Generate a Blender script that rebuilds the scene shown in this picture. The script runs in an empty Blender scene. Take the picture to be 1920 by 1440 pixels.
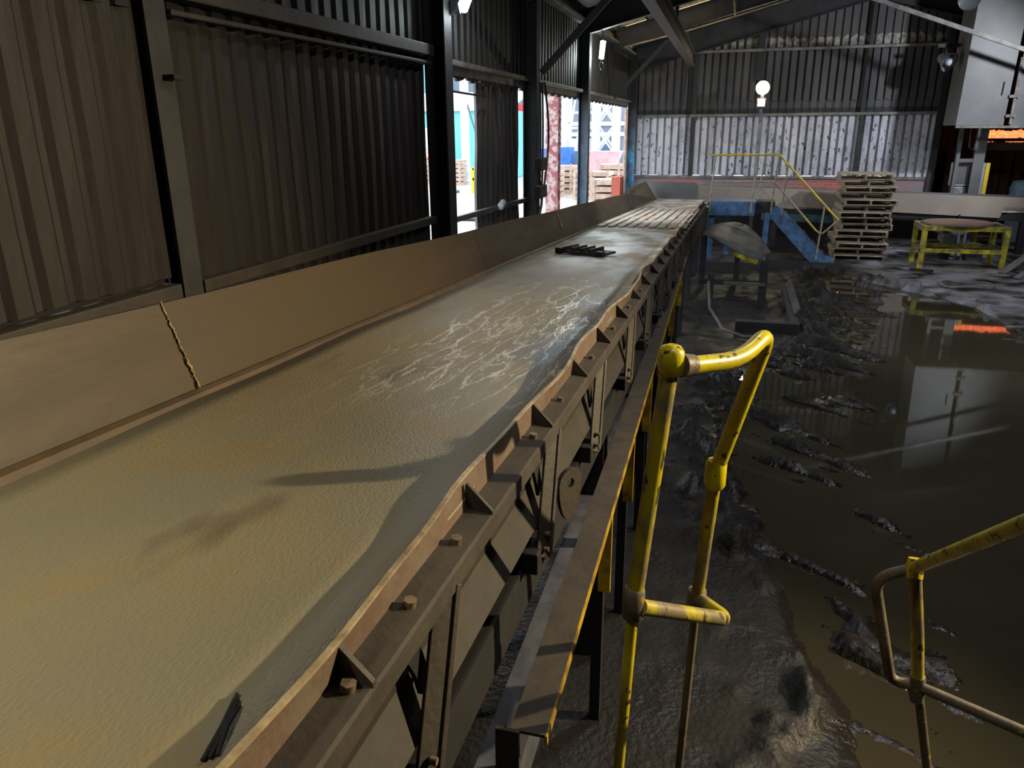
import bpy, bmesh, math, random
import numpy as np
from mathutils import Vector, Matrix

random.seed(7)
SC = bpy.context.scene
COL = SC.collection

# ------------------------------------------------------------------ camera
cam_d = bpy.data.cameras.new('camera')
cam_d.sensor_width = 36.0
cam_d.lens = 36.0 * 1430.0 / 1920.0
cam_d.clip_end = 300
cam = bpy.data.objects.new('camera', cam_d)
COL.objects.link(cam)
RM = [[0.96119122, 0.07988019, -0.2640655],
      [0.27575266, -0.30759477, 0.91068432],
      [-0.00847953, -0.94815854, -0.31768457]]
cam.matrix_world = Matrix([[RM[0][0], -RM[0][1], -RM[0][2], 0.0],
                           [RM[1][0], -RM[1][1], -RM[1][2], 0.0],
                           [RM[2][0], -RM[2][1], -RM[2][2], 2.85],
                           [0, 0, 0, 1]])
SC.camera = cam
SC.view_settings.view_transform = 'Standard'
SC.view_settings.look = 'None'
SC.view_settings.gamma = 1.0
SC.view_settings.use_curve_mapping = False
SC.view_settings.exposure = 0.0

# ------------------------------------------------------------------ sky
W = bpy.data.worlds.new('overcast_sky')
SC.world = W
W.use_nodes = True
bg = W.node_tree.nodes['Background']
bg.inputs['Color'].default_value = (0.90, 0.95, 1.0, 1)
bg.inputs['Strength'].default_value = 3.8

def lamp(name, kind, loc, power, color, radius=0.1, target=None, angle=None, blend=0.5):
    d = bpy.data.lights.new(name, kind)
    d.energy = power
    d.color = color
    if kind in ('POINT', 'SPOT'):
        d.shadow_soft_size = radius
    if kind == 'SPOT':
        d.spot_size = math.radians(angle)
        d.spot_blend = blend
    if kind == 'AREA':
        d.size = radius
    o = bpy.data.objects.new(name, d)
    COL.objects.link(o)
    o.location = loc
    if target is not None:
        o.rotation_euler = (Vector(target) - Vector(loc)).to_track_quat('-Z', 'Y').to_euler()
    return o

# the yard-side floodlight that throws the warm light over the conveyor
lamp('warm_floodlight_beam', 'SPOT', (4.3, 4.0, 3.76), 2000, (1.0, 0.80, 0.48), 0.05, (-0.95, 1.7, 1.4), 78, 1.0)
# cold bulkhead lamps on the left wall, flood lamps at the far wall, unseen overhead spots, most added as fill
lamp('wall_lamp_glow', 'POINT', (-2.60, 7.72, 3.95), 30, (0.86, 0.95, 1.0), 0.06)
lamp('wall_lamp_glow', 'POINT', (-2.55, 15.44, 4.12), 70, (0.86, 1.0, 0.97), 0.06)
lamp('flood_lamp_glow', 'POINT', (0.40, 20.72, 3.74), 70, (1.0, 0.84, 0.55), 0.07)
lamp('end_wall_fill', 'SPOT', (6.6, 16.0, 4.9), 1250, (0.90, 0.95, 1.0), 0.15, (0.9, 22.0, 1.6), 84, 0.7)  # unseen spot added to brighten the far wall
lamp('unseen_overhead_spot', 'SPOT', (2.4, 7.3, 5.9), 330, (0.92, 0.95, 1.0), 0.16, (2.2, 7.3, 0), 112, 0.5)
lamp('unseen_overhead_spot', 'SPOT', (-1.6, -0.7, 5.2), 400, (1.0, 0.90, 0.62), 0.16, (-1.6, -0.05, 2.1), 64, 0.9)  # added above the camera to lift the near deck and its shaded strip
lamp('unseen_overhead_spot', 'SPOT', (0.7, 14.4, 5.55), 130, (0.92, 0.95, 1.0), 0.16, (1.3, 14.0, 0), 112, 0.5)
lamp('unseen_overhead_spot', 'SPOT', (5.6, 9.0, 5.7), 800, (0.90, 0.94, 1.0), 0.16, (4.9, 13.4, 0), 100, 0.6)  # unseen, added to brighten the mud at the far right
lamp('unseen_overhead_spot', 'SPOT', (-1.5, 11.6, 5.0), 560, (0.92, 0.95, 1.0), 0.16, (-1.75, 11.8, 0), 62, 0.7)  # extra light put in so the far deck comes out brighter
lamp('unseen_overhead_spot', 'SPOT', (0.7, 0.9, 5.6), 110, (1.0, 0.96, 0.90), 0.16, (0.25, 2.1, 1.7), 40, 0.6)  # fill put in for the handrails of the steps
lamp('unseen_overhead_spot', 'SPOT', (0.8, 5.2, 5.7), 130, (1.0, 0.96, 0.92), 0.16, (-0.6, 5.6, 0), 150, 0.4)  # broad fill put in for the lower left wall

# ------------------------------------------------------------------ materials
def rgb(r, g, b):
    f = lambda v: ((v / 255 + 0.055) / 1.055) ** 2.4 if v > 10 else v / 255 / 12.92
    return (f(r), f(g), f(b), 1.0)

def mat(name, c1, c2=None, scale=6.0, rough=0.6, rough2=None, metal=0.0, bump=0.0, bscale=None,
        detail=6.0, lo=0.4, hi=0.62, stretch=(1, 1, 1), spec=0.5, c3=None, s3=25.0, lo3=0.58, hi3=0.66, coat=0.0):
    m = bpy.data.materials.new(name)
    m.use_nodes = True
    nt = m.node_tree
    N, L = nt.nodes, nt.links
    b = N['Principled BSDF']
    b.inputs['Roughness'].default_value = rough
    b.inputs['Metallic'].default_value = metal
    b.inputs['Specular IOR Level'].default_value = spec
    b.inputs['Base Color'].default_value = c1
    if coat:
        b.inputs['Coat Weight'].default_value = coat
        b.inputs['Coat Roughness'].default_value = 0.25
    geo = N.new('ShaderNodeNewGeometry')
    mp = N.new('ShaderNodeMapping')
    mp.inputs['Scale'].default_value = stretch
    L.new(geo.outputs['Position'], mp.inputs['Vector'])
    if c2 is not None:
        n = N.new('ShaderNodeTexNoise')
        n.inputs['Scale'].default_value = scale
        n.inputs['Detail'].default_value = detail
        n.inputs['Roughness'].default_value = 0.62
        L.new(mp.outputs['Vector'], n.inputs['Vector'])
        mr = N.new('ShaderNodeMapRange')
        mr.inputs['From Min'].default_value = lo
        mr.inputs['From Max'].default_value = hi
        L.new(n.outputs['Fac'], mr.inputs['Value'])
        mx = N.new('ShaderNodeMix')
        mx.data_type = 'RGBA'
        mx.inputs['A'].default_value = c1
        mx.inputs['B'].default_value = c2
        L.new(mr.outputs['Result'], mx.inputs['Factor'])
        out = mx.outputs['Result']
        if c3 is not None:
            n3 = N.new('ShaderNodeTexNoise')
            n3.inputs['Scale'].default_value = s3
            n3.inputs['Detail'].default_value = 4
            L.new(mp.outputs['Vector'], n3.inputs['Vector'])
            m3 = N.new('ShaderNodeMapRange')
            m3.inputs['From Min'].default_value = lo3
            m3.inputs['From Max'].default_value = hi3
            L.new(n3.outputs['Fac'], m3.inputs['Value'])
            mx3 = N.new('ShaderNodeMix')
            mx3.data_type = 'RGBA'
            L.new(out, mx3.inputs['A'])
            mx3.inputs['B'].default_value = c3
            L.new(m3.outputs['Result'], mx3.inputs['Factor'])
            out = mx3.outputs['Result']
        L.new(out, b.inputs['Base Color'])
        if rough2 is not None:
            r = N.new('ShaderNodeMapRange')
            r.inputs['To Min'].default_value = rough
            r.inputs['To Max'].default_value = rough2
            L.new(mr.outputs['Result'], r.inputs['Value'])
            L.new(r.outputs['Result'], b.inputs['Roughness'])
    if bump:
        nb = N.new('ShaderNodeTexNoise')
        nb.inputs['Scale'].default_value = bscale or scale * 4
        nb.inputs['Detail'].default_value = 5
        L.new(mp.outputs['Vector'], nb.inputs['Vector'])
        bp = N.new('ShaderNodeBump')
        bp.inputs['Strength'].default_value = bump
        bp.inputs['Distance'].default_value = 0.02
        L.new(nb.outputs['Fac'], bp.inputs['Height'])
        L.new(bp.outputs['Normal'], b.inputs['Normal'])
    return m

def layer(m, color, scale, lo, hi, stretch=(1, 1, 1), axis=None, a0=0, a1=1, a2=None, a3=None, axis2=None, b0=0, b1=1, rough=None, detail=5, ridge=False):
    """lay stains over a material: noise between lo and hi, kept to a stretch of the object along one or two axes"""
    nt = m.node_tree
    N, L = nt.nodes, nt.links
    b = N['Principled BSDF']
    geo = N.new('ShaderNodeNewGeometry')
    mp = N.new('ShaderNodeMapping')
    mp.inputs['Scale'].default_value = stretch
    L.new(geo.outputs['Position'], mp.inputs['Vector'])
    n = N.new('ShaderNodeTexNoise')
    n.inputs['Scale'].default_value = scale
    n.inputs['Detail'].default_value = detail
    L.new(mp.outputs['Vector'], n.inputs['Vector'])
    def ramp(sock, x0, x1):
        q = N.new('ShaderNodeMapRange')
        q.inputs['From Min'].default_value = x0
        q.inputs['From Max'].default_value = x1
        L.new(sock, q.inputs['Value'])
        return q.outputs['Result']
    def mul(p, q):
        k = N.new('ShaderNodeMath'); k.operation = 'MULTIPLY'
        L.new(p, k.inputs[0]); L.new(q, k.inputs[1])
        return k.outputs['Value']
    src = n.outputs['Fac']
    if ridge:                                   # thin lines along the noise's mid level
        a_ = N.new('ShaderNodeMath'); a_.operation = 'SUBTRACT'; a_.inputs[1].default_value = 0.5
        L.new(src, a_.inputs[0])
        c_ = N.new('ShaderNodeMath'); c_.operation = 'ABSOLUTE'
        L.new(a_.outputs['Value'], c_.inputs[0])
        src = c_.outputs['Value']
    f = ramp(src, lo, hi)
    sp = N.new('ShaderNodeSeparateXYZ')
    L.new(geo.outputs['Position'], sp.inputs['Vector'])
    if axis:
        f = mul(f, ramp(sp.outputs[axis], a0, a1))
        if a2 is not None: f = mul(f, ramp(sp.outputs[axis], a3, a2))
    if axis2: f = mul(f, ramp(sp.outputs[axis2], b0, b1))
    mx = N.new('ShaderNodeMix'); mx.data_type = 'RGBA'
    inp = b.inputs['Base Color']
    if inp.links: L.new(inp.links[0].from_socket, mx.inputs['A'])
    else: mx.inputs['A'].default_value = inp.default_value
    mx.inputs['B'].default_value = color
    L.new(f, mx.inputs['Factor'])
    L.new(mx.outputs['Result'], inp)
    if rough is not None:
        mr = N.new('ShaderNodeMix')
        ri = b.inputs['Roughness']
        if ri.links: L.new(ri.links[0].from_socket, mr.inputs['A'])
        else: mr.inputs['A'].default_value = ri.default_value
        mr.inputs['B'].default_value = rough
        L.new(f, mr.inputs['Factor'])
        L.new(mr.outputs['Result'], ri)

def glow(name, color, strength):
    m = bpy.data.materials.new(name)
    m.use_nodes = True
    b = m.node_tree.nodes['Principled BSDF']
    b.inputs['Base Color'].default_value = (0.6, 0.6, 0.6, 1)
    b.inputs['Emission Color'].default_value = color
    b.inputs['Emission Strength'].default_value = strength
    return m

def paint_over_soot(name, paint, soot, z0, z1, rough=0.55):
    """paint that has been covered with soot above a ragged line between z0 and z1"""
    m = mat(name, paint, rgb(70, 84, 100), 5, rough, bump=0.15)
    nt = m.node_tree
    N, L = nt.nodes, nt.links
    b = N['Principled BSDF']
    src = b.inputs['Base Color'].links[0].from_socket
    geo = N.new('ShaderNodeNewGeometry')
    sx = N.new('ShaderNodeSeparateXYZ')
    L.new(geo.outputs['Position'], sx.inputs['Vector'])
    n = N.new('ShaderNodeTexNoise')
    n.inputs['Scale'].default_value = 3.0
    n.inputs['Detail'].default_value = 6
    L.new(geo.outputs['Position'], n.inputs['Vector'])
    ma = N.new('ShaderNodeMath')
    ma.operation = 'MULTIPLY_ADD'
    L.new(n.outputs['Fac'], ma.inputs[0])
    ma.inputs[1].default_value = 1.2
    L.new(sx.outputs['Z'], ma.inputs[2])
    mr = N.new('ShaderNodeMapRange')
    mr.inputs['From Min'].default_value = z0 + 0.6
    mr.inputs['From Max'].default_value = z1 + 0.6
    L.new(ma.outputs['Value'], mr.inputs['Value'])
    mx = N.new('ShaderNodeMix')
    mx.data_type = 'RGBA'
    L.new(src, mx.inputs['A'])
    mx.inputs['B'].default_value = soot
    L.new(mr.outputs['Result'], mx.inputs['Factor'])
    L.new(mx.outputs['Result'], b.inputs['Base Color'])
    return m

M = {}
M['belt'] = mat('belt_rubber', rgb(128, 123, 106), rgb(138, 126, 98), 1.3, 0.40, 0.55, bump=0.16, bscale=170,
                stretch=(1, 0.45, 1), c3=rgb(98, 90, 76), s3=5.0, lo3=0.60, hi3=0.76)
layer(M['belt'], rgb(84, 84, 84), 3.0, 0.36, 0.56, (1, 0.5, 1), 'Y', 1.4, 2.4, 5.0, 6.5, 'X', -0.95, -0.70, rough=0.3)  # wet film, with the shade strip along the rim painted into it
layer(M['belt'], rgb(146, 116, 96), 2.2, 0.50, 0.62, (1, 0.6, 1), 'Y', 4.6, 6.0, rough=0.45)
layer(M['belt'], rgb(214, 214, 214), 3.0, 0.44, 0.62, (1, 0.5, 1), 'Y', 5.0, 6.5, rough=0.28)  # pale daylight reflection on the far deck, put into the colour
layer(M['belt'], rgb(196, 192, 180), 2.4, 0.020, 0.006, (4.2, 0.7, 1), 'Y', 1.9, 2.6, 3.6, 5.2, 'X', -1.36, -1.12, rough=0.2, detail=6, ridge=True)
layer(M['belt'], rgb(184, 180, 168), 5.0, 0.016, 0.005, (4.0, 0.6, 1), 'Y', 2.1, 2.8, 3.4, 4.6, 'X', -1.25, -1.0, rough=0.25, detail=4, ridge=True)
layer(M['belt'], rgb(138, 120, 84), 3.0, 0.50, 0.72, (1, 0.8, 1), 'Y', 2.6, 1.4, rough=0.5, detail=9)
layer(M['belt'], rgb(152, 132, 92), 4.0, 0.010, 0.003, (3, 0.9, 1), 'Y', 1.3, 1.6, 2.3, 2.6, 'X', -0.95, -1.15, rough=0.4, detail=8, ridge=True)
M['board'] = mat('worn_steel_board', rgb(66, 52, 31), rgb(58, 46, 28), 3.0, 0.5, 0.6, bump=0.1, bscale=30, stretch=(1, 0.25, 1.6))
M['weld'] = mat('bright_weld', rgb(190, 170, 120), rgb(130, 110, 80), 30, 0.45, bump=0.5, bscale=80)
M['frame'] = mat('brown_dusty_steel', rgb(66, 60, 52), rgb(54, 49, 43), 7, 0.65, bump=0.12, bscale=50)
M['rim'] = mat('red_brown_steel', rgb(104, 82, 70), rgb(110, 98, 84), 9, 0.55, bump=0.15, bscale=60)
M['rimedge'] = mat('worn_bright_edge', rgb(176, 160, 130), rgb(130, 112, 90), 14, 0.4, bump=0.15)
M['chan'] = mat('brown_channel_paint', rgb(74, 67, 58), rgb(62, 56, 50), 8, 0.6, bump=0.08)
M['chanedge'] = mat('worn_yellow_edge', rgb(196, 160, 30), rgb(120, 92, 40), 9, 0.5)
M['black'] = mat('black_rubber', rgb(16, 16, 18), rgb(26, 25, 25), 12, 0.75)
M['soot'] = mat('sooty_steel', rgb(36, 36, 42), rgb(26, 26, 30), 4, 0.65, bump=0.1)
M['sootlt'] = mat('dusty_grey_steel', rgb(116, 114, 112), rgb(80, 78, 78), 5, 0.6, bump=0.1)
M['sheetL'] = mat('brown_sooty_cladding', rgb(43, 37, 36), rgb(37, 32, 31), 1.6, 0.5, 0.65, bump=0.12, bscale=14, stretch=(1, 1, 0.35),
                  c3=rgb(48, 43, 39), s3=7, lo3=0.62, hi3=0.75)
M['sheetD'] = mat('black_sooty_cladding', rgb(30, 29, 29), rgb(23, 22, 22), 2.0, 0.6, bump=0.1, bscale=14, stretch=(1, 1, 0.3),
                  c3=rgb(74, 62, 50), s3=3.0, lo3=0.66, hi3=0.74)
M['farlow'] = mat('pale_streaked_cladding', rgb(186, 188, 200), rgb(150, 152, 164), 2.2, 0.5, bump=0.1, bscale=20, stretch=(1, 1, 0.5),
                  c3=rgb(52, 50, 54), s3=16, lo3=0.60, hi3=0.68)
M['farmid'] = mat('sooty_grey_cladding', rgb(72, 71, 74), rgb(54, 54, 57), 1.6, 0.6, bump=0.1, bscale=20, stretch=(1, 1, 0.35),
                  c3=rgb(92, 88, 86), s3=6, lo3=0.66, hi3=0.76)
M['farpatch'] = mat('bare_cladding_patches', rgb(150, 146, 138), rgb(84, 80, 78), 7, 0.55, bump=0.1, lo=0.42, hi=0.58)
M['bluecol'] = paint_over_soot('blue_column_paint', rgb(64, 150, 196), rgb(40, 40, 46), 2.0, 2.9)
M['greycol'] = paint_over_soot('grey_column_paint', rgb(96, 112, 136), rgb(34, 36, 42), 2.3, 3.3)
M['redpost'] = mat('flaking_red_paint', rgb(150, 84, 90), rgb(186, 168, 166), 7, 0.7, bump=0.2, lo=0.46, hi=0.56)
M['blue'] = mat('scuffed_blue_paint', rgb(76, 112, 152), rgb(54, 80, 112), 7, 0.5, bump=0.1, c3=rgb(40, 46, 56), s3=18, lo3=0.6, hi3=0.68)
M['yellow'] = mat('chipped_yellow_paint', rgb(216, 200, 8), rgb(186, 172, 16), 9, 0.32, 0.45, bump=0.06,
                  c3=rgb(70, 60, 40), s3=26, lo3=0.615, hi3=0.65, coat=0.3)
M['yellowgrey'] = mat('worn_yellow_pipe', rgb(158, 138, 62), rgb(116, 108, 92), 10, 0.5, 0.6, bump=0.1, lo=0.36, hi=0.56,
                      c3=rgb(206, 172, 30), s3=22, lo3=0.6, hi3=0.66)
M['greypipe'] = mat('grey_dirty_pipe', rgb(124, 112, 94), rgb(92, 86, 76), 12, 0.5, bump=0.12, c3=rgb(170, 146, 50), s3=24, lo3=0.62, hi3=0.68)
M['tableyel'] = mat('dirty_yellow_paint', rgb(172, 160, 44), rgb(104, 98, 52), 6, 0.55, bump=0.1, c3=rgb(216, 196, 40), s3=4, lo3=0.56, hi3=0.66)
M['railyel'] = mat('far_rail_yellow', rgb(206, 176, 40), rgb(150, 134, 60), 8, 0.45)
M['galv'] = mat('galvanised_steel', rgb(150, 154, 166), rgb(112, 114, 122), 8, 0.4, metal=0.3, bump=0.08)
M['hood'] = mat('grey_hood_sheet', rgb(98, 98, 101), rgb(84, 84, 87), 1.5, 0.5, bump=0.05)
M['wood'] = mat('weathered_timber', rgb(170, 156, 132), rgb(116, 104, 88), 9, 0.75, bump=0.25, stretch=(0.5, 3, 3))
M['woodbrn'] = mat('brown_timber', rgb(132, 116, 98), rgb(92, 80, 68), 9, 0.75, bump=0.25, stretch=(0.5, 3, 3))
M['crate'] = mat('pale_brown_crate', rgb(186, 164, 150), rgb(158, 136, 122), 6, 0.75, bump=0.2)
M['rust'] = mat('rusty_disc', rgb(132, 104, 88), rgb(104, 90, 82), 3, 0.55, bump=0.1)
M['white'] = mat('white_paint', rgb(216, 222, 230), rgb(190, 196, 206), 4, 0.5)
M['cyan'] = mat('cyan_cladding', rgb(112, 190, 204), rgb(96, 172, 190), 1.0, 0.6, stretch=(1, 1, 0.2))
M['paleroof'] = mat('pale_roof', rgb(206, 216, 220), rgb(190, 200, 206), 1.0, 0.6)
M['greybld'] = mat('grey_cladding', rgb(112, 120, 136), rgb(100, 108, 124), 0.8, 0.6)
M['red'] = mat('red_stripe', rgb(206, 50, 60), rgb(180, 44, 54), 2.0, 0.5)
M['orange'] = mat('orange_paint', rgb(222, 120, 84), rgb(240, 236, 226), 2.2, 0.5, lo=0.46, hi=0.5)
M['yardyel'] = mat('bright_yellow', rgb(236, 200, 40), rgb(220, 184, 36), 3, 0.5)
M['drum'] = mat('blue_drum', rgb(50, 110, 190), rgb(40, 92, 160), 3, 0.45)
M['conc'] = mat('pale_wet_yard', rgb(178, 180, 178), rgb(150, 150, 146), 0.8, 0.35, 0.6)
M['plank'] = mat('grey_scrap_board', rgb(126, 122, 118), rgb(92, 88, 84), 6, 0.7, bump=0.2)
M['rubber'] = mat('grey_rubber_sheet', rgb(92, 92, 90), rgb(64, 64, 62), 5, 0.6, bump=0.2, stretch=(1, 0.4, 1))
M['strip'] = mat('brown_hanging_strip', rgb(70, 54, 42), rgb(44, 36, 30), 5, 0.7, stretch=(1, 1, 0.3))
M['scrap'] = mat('black_iron_scrap', rgb(60, 58, 54), rgb(40, 38, 36), 12, 0.5, metal=0.4, bump=0.2)
M['bin'] = mat('pale_blue_bin', rgb(112, 140, 164), rgb(90, 116, 140), 4, 0.5)
M['wood_beam'] = mat('greyed_beam', rgb(150, 146, 138), rgb(120, 114, 106), 6, 0.7, bump=0.2)
M['glow_cold'] = glow('cold_lamp_face', (0.85, 1.0, 0.97, 1), 14)
M['glow_warm'] = glow('warm_lamp_face', (1.0, 0.82, 0.45, 1), 22)
M['glow_soft'] = glow('lit_lamp_face', (1.0, 0.95, 0.85, 1), 3.0)
M['hot'] = glow('glowing_hot_bed', (1.0, 0.18, 0.06, 1), 2.0)
M['lampwhite'] = mat('white_lamp_bowl', rgb(200, 206, 220), rgb(180, 186, 200), 4, 0.3)
M['dark'] = mat('dark_interior', rgb(26, 24, 24), rgb(18, 17, 17), 3, 0.8)

M['slot'] = mat('worn_slotted_steel', rgb(206, 200, 190), rgb(160, 138, 116), 5, 0.35, 0.5, bump=0.1)
M['boardfoot'] = mat('dark_foot_seam', rgb(84, 66, 42), rgb(66, 52, 36), 5, 0.6)
M['bolt'] = mat('dull_bolt', rgb(120, 104, 84), rgb(90, 78, 64), 20, 0.5)
M['web'] = mat('grey_brown_web', rgb(50, 45, 39), rgb(40, 36, 32), 5, 0.65, bump=0.1)
M['galvdark'] = mat('blue_grey_beam', rgb(88, 90, 100), rgb(70, 72, 82), 8, 0.5, bump=0.1)
M['yelworn'] = mat('worn_yellow_tube', rgb(192, 176, 30), rgb(122, 110, 84), 7, 0.38, 0.55, bump=0.06, lo=0.44, hi=0.56,
                   c3=rgb(70, 60, 44), s3=26, lo3=0.62, hi3=0.66, stretch=(1, 1, 0.5))

M['postgrey'] = mat('dark_grey_post', rgb(62, 61, 60), rgb(48, 47, 46), 4, 0.6)
M['sheetH'] = mat('grey_hanging_cladding', rgb(92, 88, 88), rgb(74, 71, 72), 2.0, 0.6, bump=0.1, bscale=14, stretch=(1, 1, 0.3))
M['teal'] = mat('teal_panel', rgb(60, 96, 104), rgb(46, 70, 78), 5, 0.6)
M['galvrail'] = mat('dull_pipe', rgb(150, 140, 120), rgb(112, 104, 92), 12, 0.5)
M['hoodwarm'] = mat('brown_grey_plate', rgb(152, 140, 130), rgb(136, 126, 118), 1.0, 0.5, bump=0.05)
M['cab'] = mat('light_grey_cabinet', rgb(168, 170, 180), rgb(150, 152, 162), 3, 0.45)
M['drum2'] = mat('slate_blue', rgb(72, 98, 124), rgb(60, 84, 108), 3, 0.5)
M['pink'] = mat('pinkish_skip', rgb(196, 160, 166), rgb(176, 142, 150), 3, 0.6)

# bricks
def brick_mat(name, c1, c2, soot):
    m = mat(name, c1, None, rough=0.8)
    nt = m.node_tree
    N, L = nt.nodes, nt.links
    b = N['Principled BSDF']
    tc = N.new('ShaderNodeNewGeometry')
    sp = N.new('ShaderNodeSeparateXYZ')
    cb = N.new('ShaderNodeCombineXYZ')
    L.new(tc.outputs['Position'], sp.inputs['Vector'])
    L.new(sp.outputs['X'], cb.inputs['X'])
    L.new(sp.outputs['Z'], cb.inputs['Y'])
    br = N.new('ShaderNodeTexBrick')
    br.inputs['Scale'].default_value = 1.0
    br.inputs['Brick Width'].default_value = 0.225
    br.inputs['Row Height'].default_value = 0.075
    br.inputs['Mortar Size'].default_value = 0.006
    br.inputs['Color1'].default_value = c1
    br.inputs['Color2'].default_value = c2
    br.inputs['Mortar'].default_value = rgb(150, 140, 136)
    L.new(cb.outputs['Vector'], br.inputs['Vector'])
    n = N.new('ShaderNodeTexNoise')
    n.inputs['Scale'].default_value = 0.9
    n.inputs['Detail'].default_value = 6
    L.new(tc.outputs['Position'], n.inputs['Vector'])
    mr = N.new('ShaderNodeMapRange')
    mr.inputs['From Min'].default_value = 0.36
    mr.inputs['From Max'].default_value = 0.56
    L.new(n.outputs['Fac'], mr.inputs['Value'])
    mx = N.new('ShaderNodeMix')
    mx.data_type = 'RGBA'
    L.new(br.outputs['Color'], mx.inputs['A'])
    mx.inputs['B'].default_value = soot
    L.new(mr.outputs['Result'], mx.inputs['Factor'])
    L.new(mx.outputs['Result'], b.inputs['Base Color'])
    return m
M['brick'] = brick_mat('sooty_red_brick', rgb(178, 92, 84), rgb(150, 76, 72), rgb(128, 120, 126))
M['brickred'] = brick_mat('red_brick', rgb(206, 92, 72), rgb(186, 80, 66), rgb(180, 100, 86))

def trans_mat(name, color):
    m = bpy.data.materials.new(name)
    m.use_nodes = True
    nt = m.node_tree
    t = nt.nodes.new('ShaderNodeBsdfTranslucent')
    t.inputs['Color'].default_value = color
    nt.links.new(t.outputs['BSDF'], nt.nodes['Material Output'].inputs['Surface'])
    return m
M['rooflight'] = trans_mat('translucent_rooflight', (0.75, 0.62, 0.42, 1))

# wet mud and muddy water
M['mud'] = mat('wet_black_mud', rgb(33, 30, 28), rgb(23, 21, 20), 2.5, 0.42, 0.75, bump=0.6, bscale=30, spec=0.4, lo=0.42, hi=0.58,
               c3=rgb(44, 42, 41), s3=0.9, lo3=0.54, hi3=0.7)
layer(M['mud'], rgb(40, 36, 31), 1.0, -1.0, -0.5, (1, 1, 1), 'Z', 0.045, 0.012, rough=0.05)
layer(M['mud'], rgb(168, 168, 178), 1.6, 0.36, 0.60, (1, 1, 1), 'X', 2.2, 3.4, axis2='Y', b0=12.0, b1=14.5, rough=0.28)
M['water'] = mat('muddy_water', rgb(64, 60, 47), rgb(56, 53, 42), 0.6, 0.03, bump=0.012, bscale=3.0, spec=0.5)
M['water'].node_tree.nodes['Principled BSDF'].inputs['IOR'].default_value = 1.36

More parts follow.
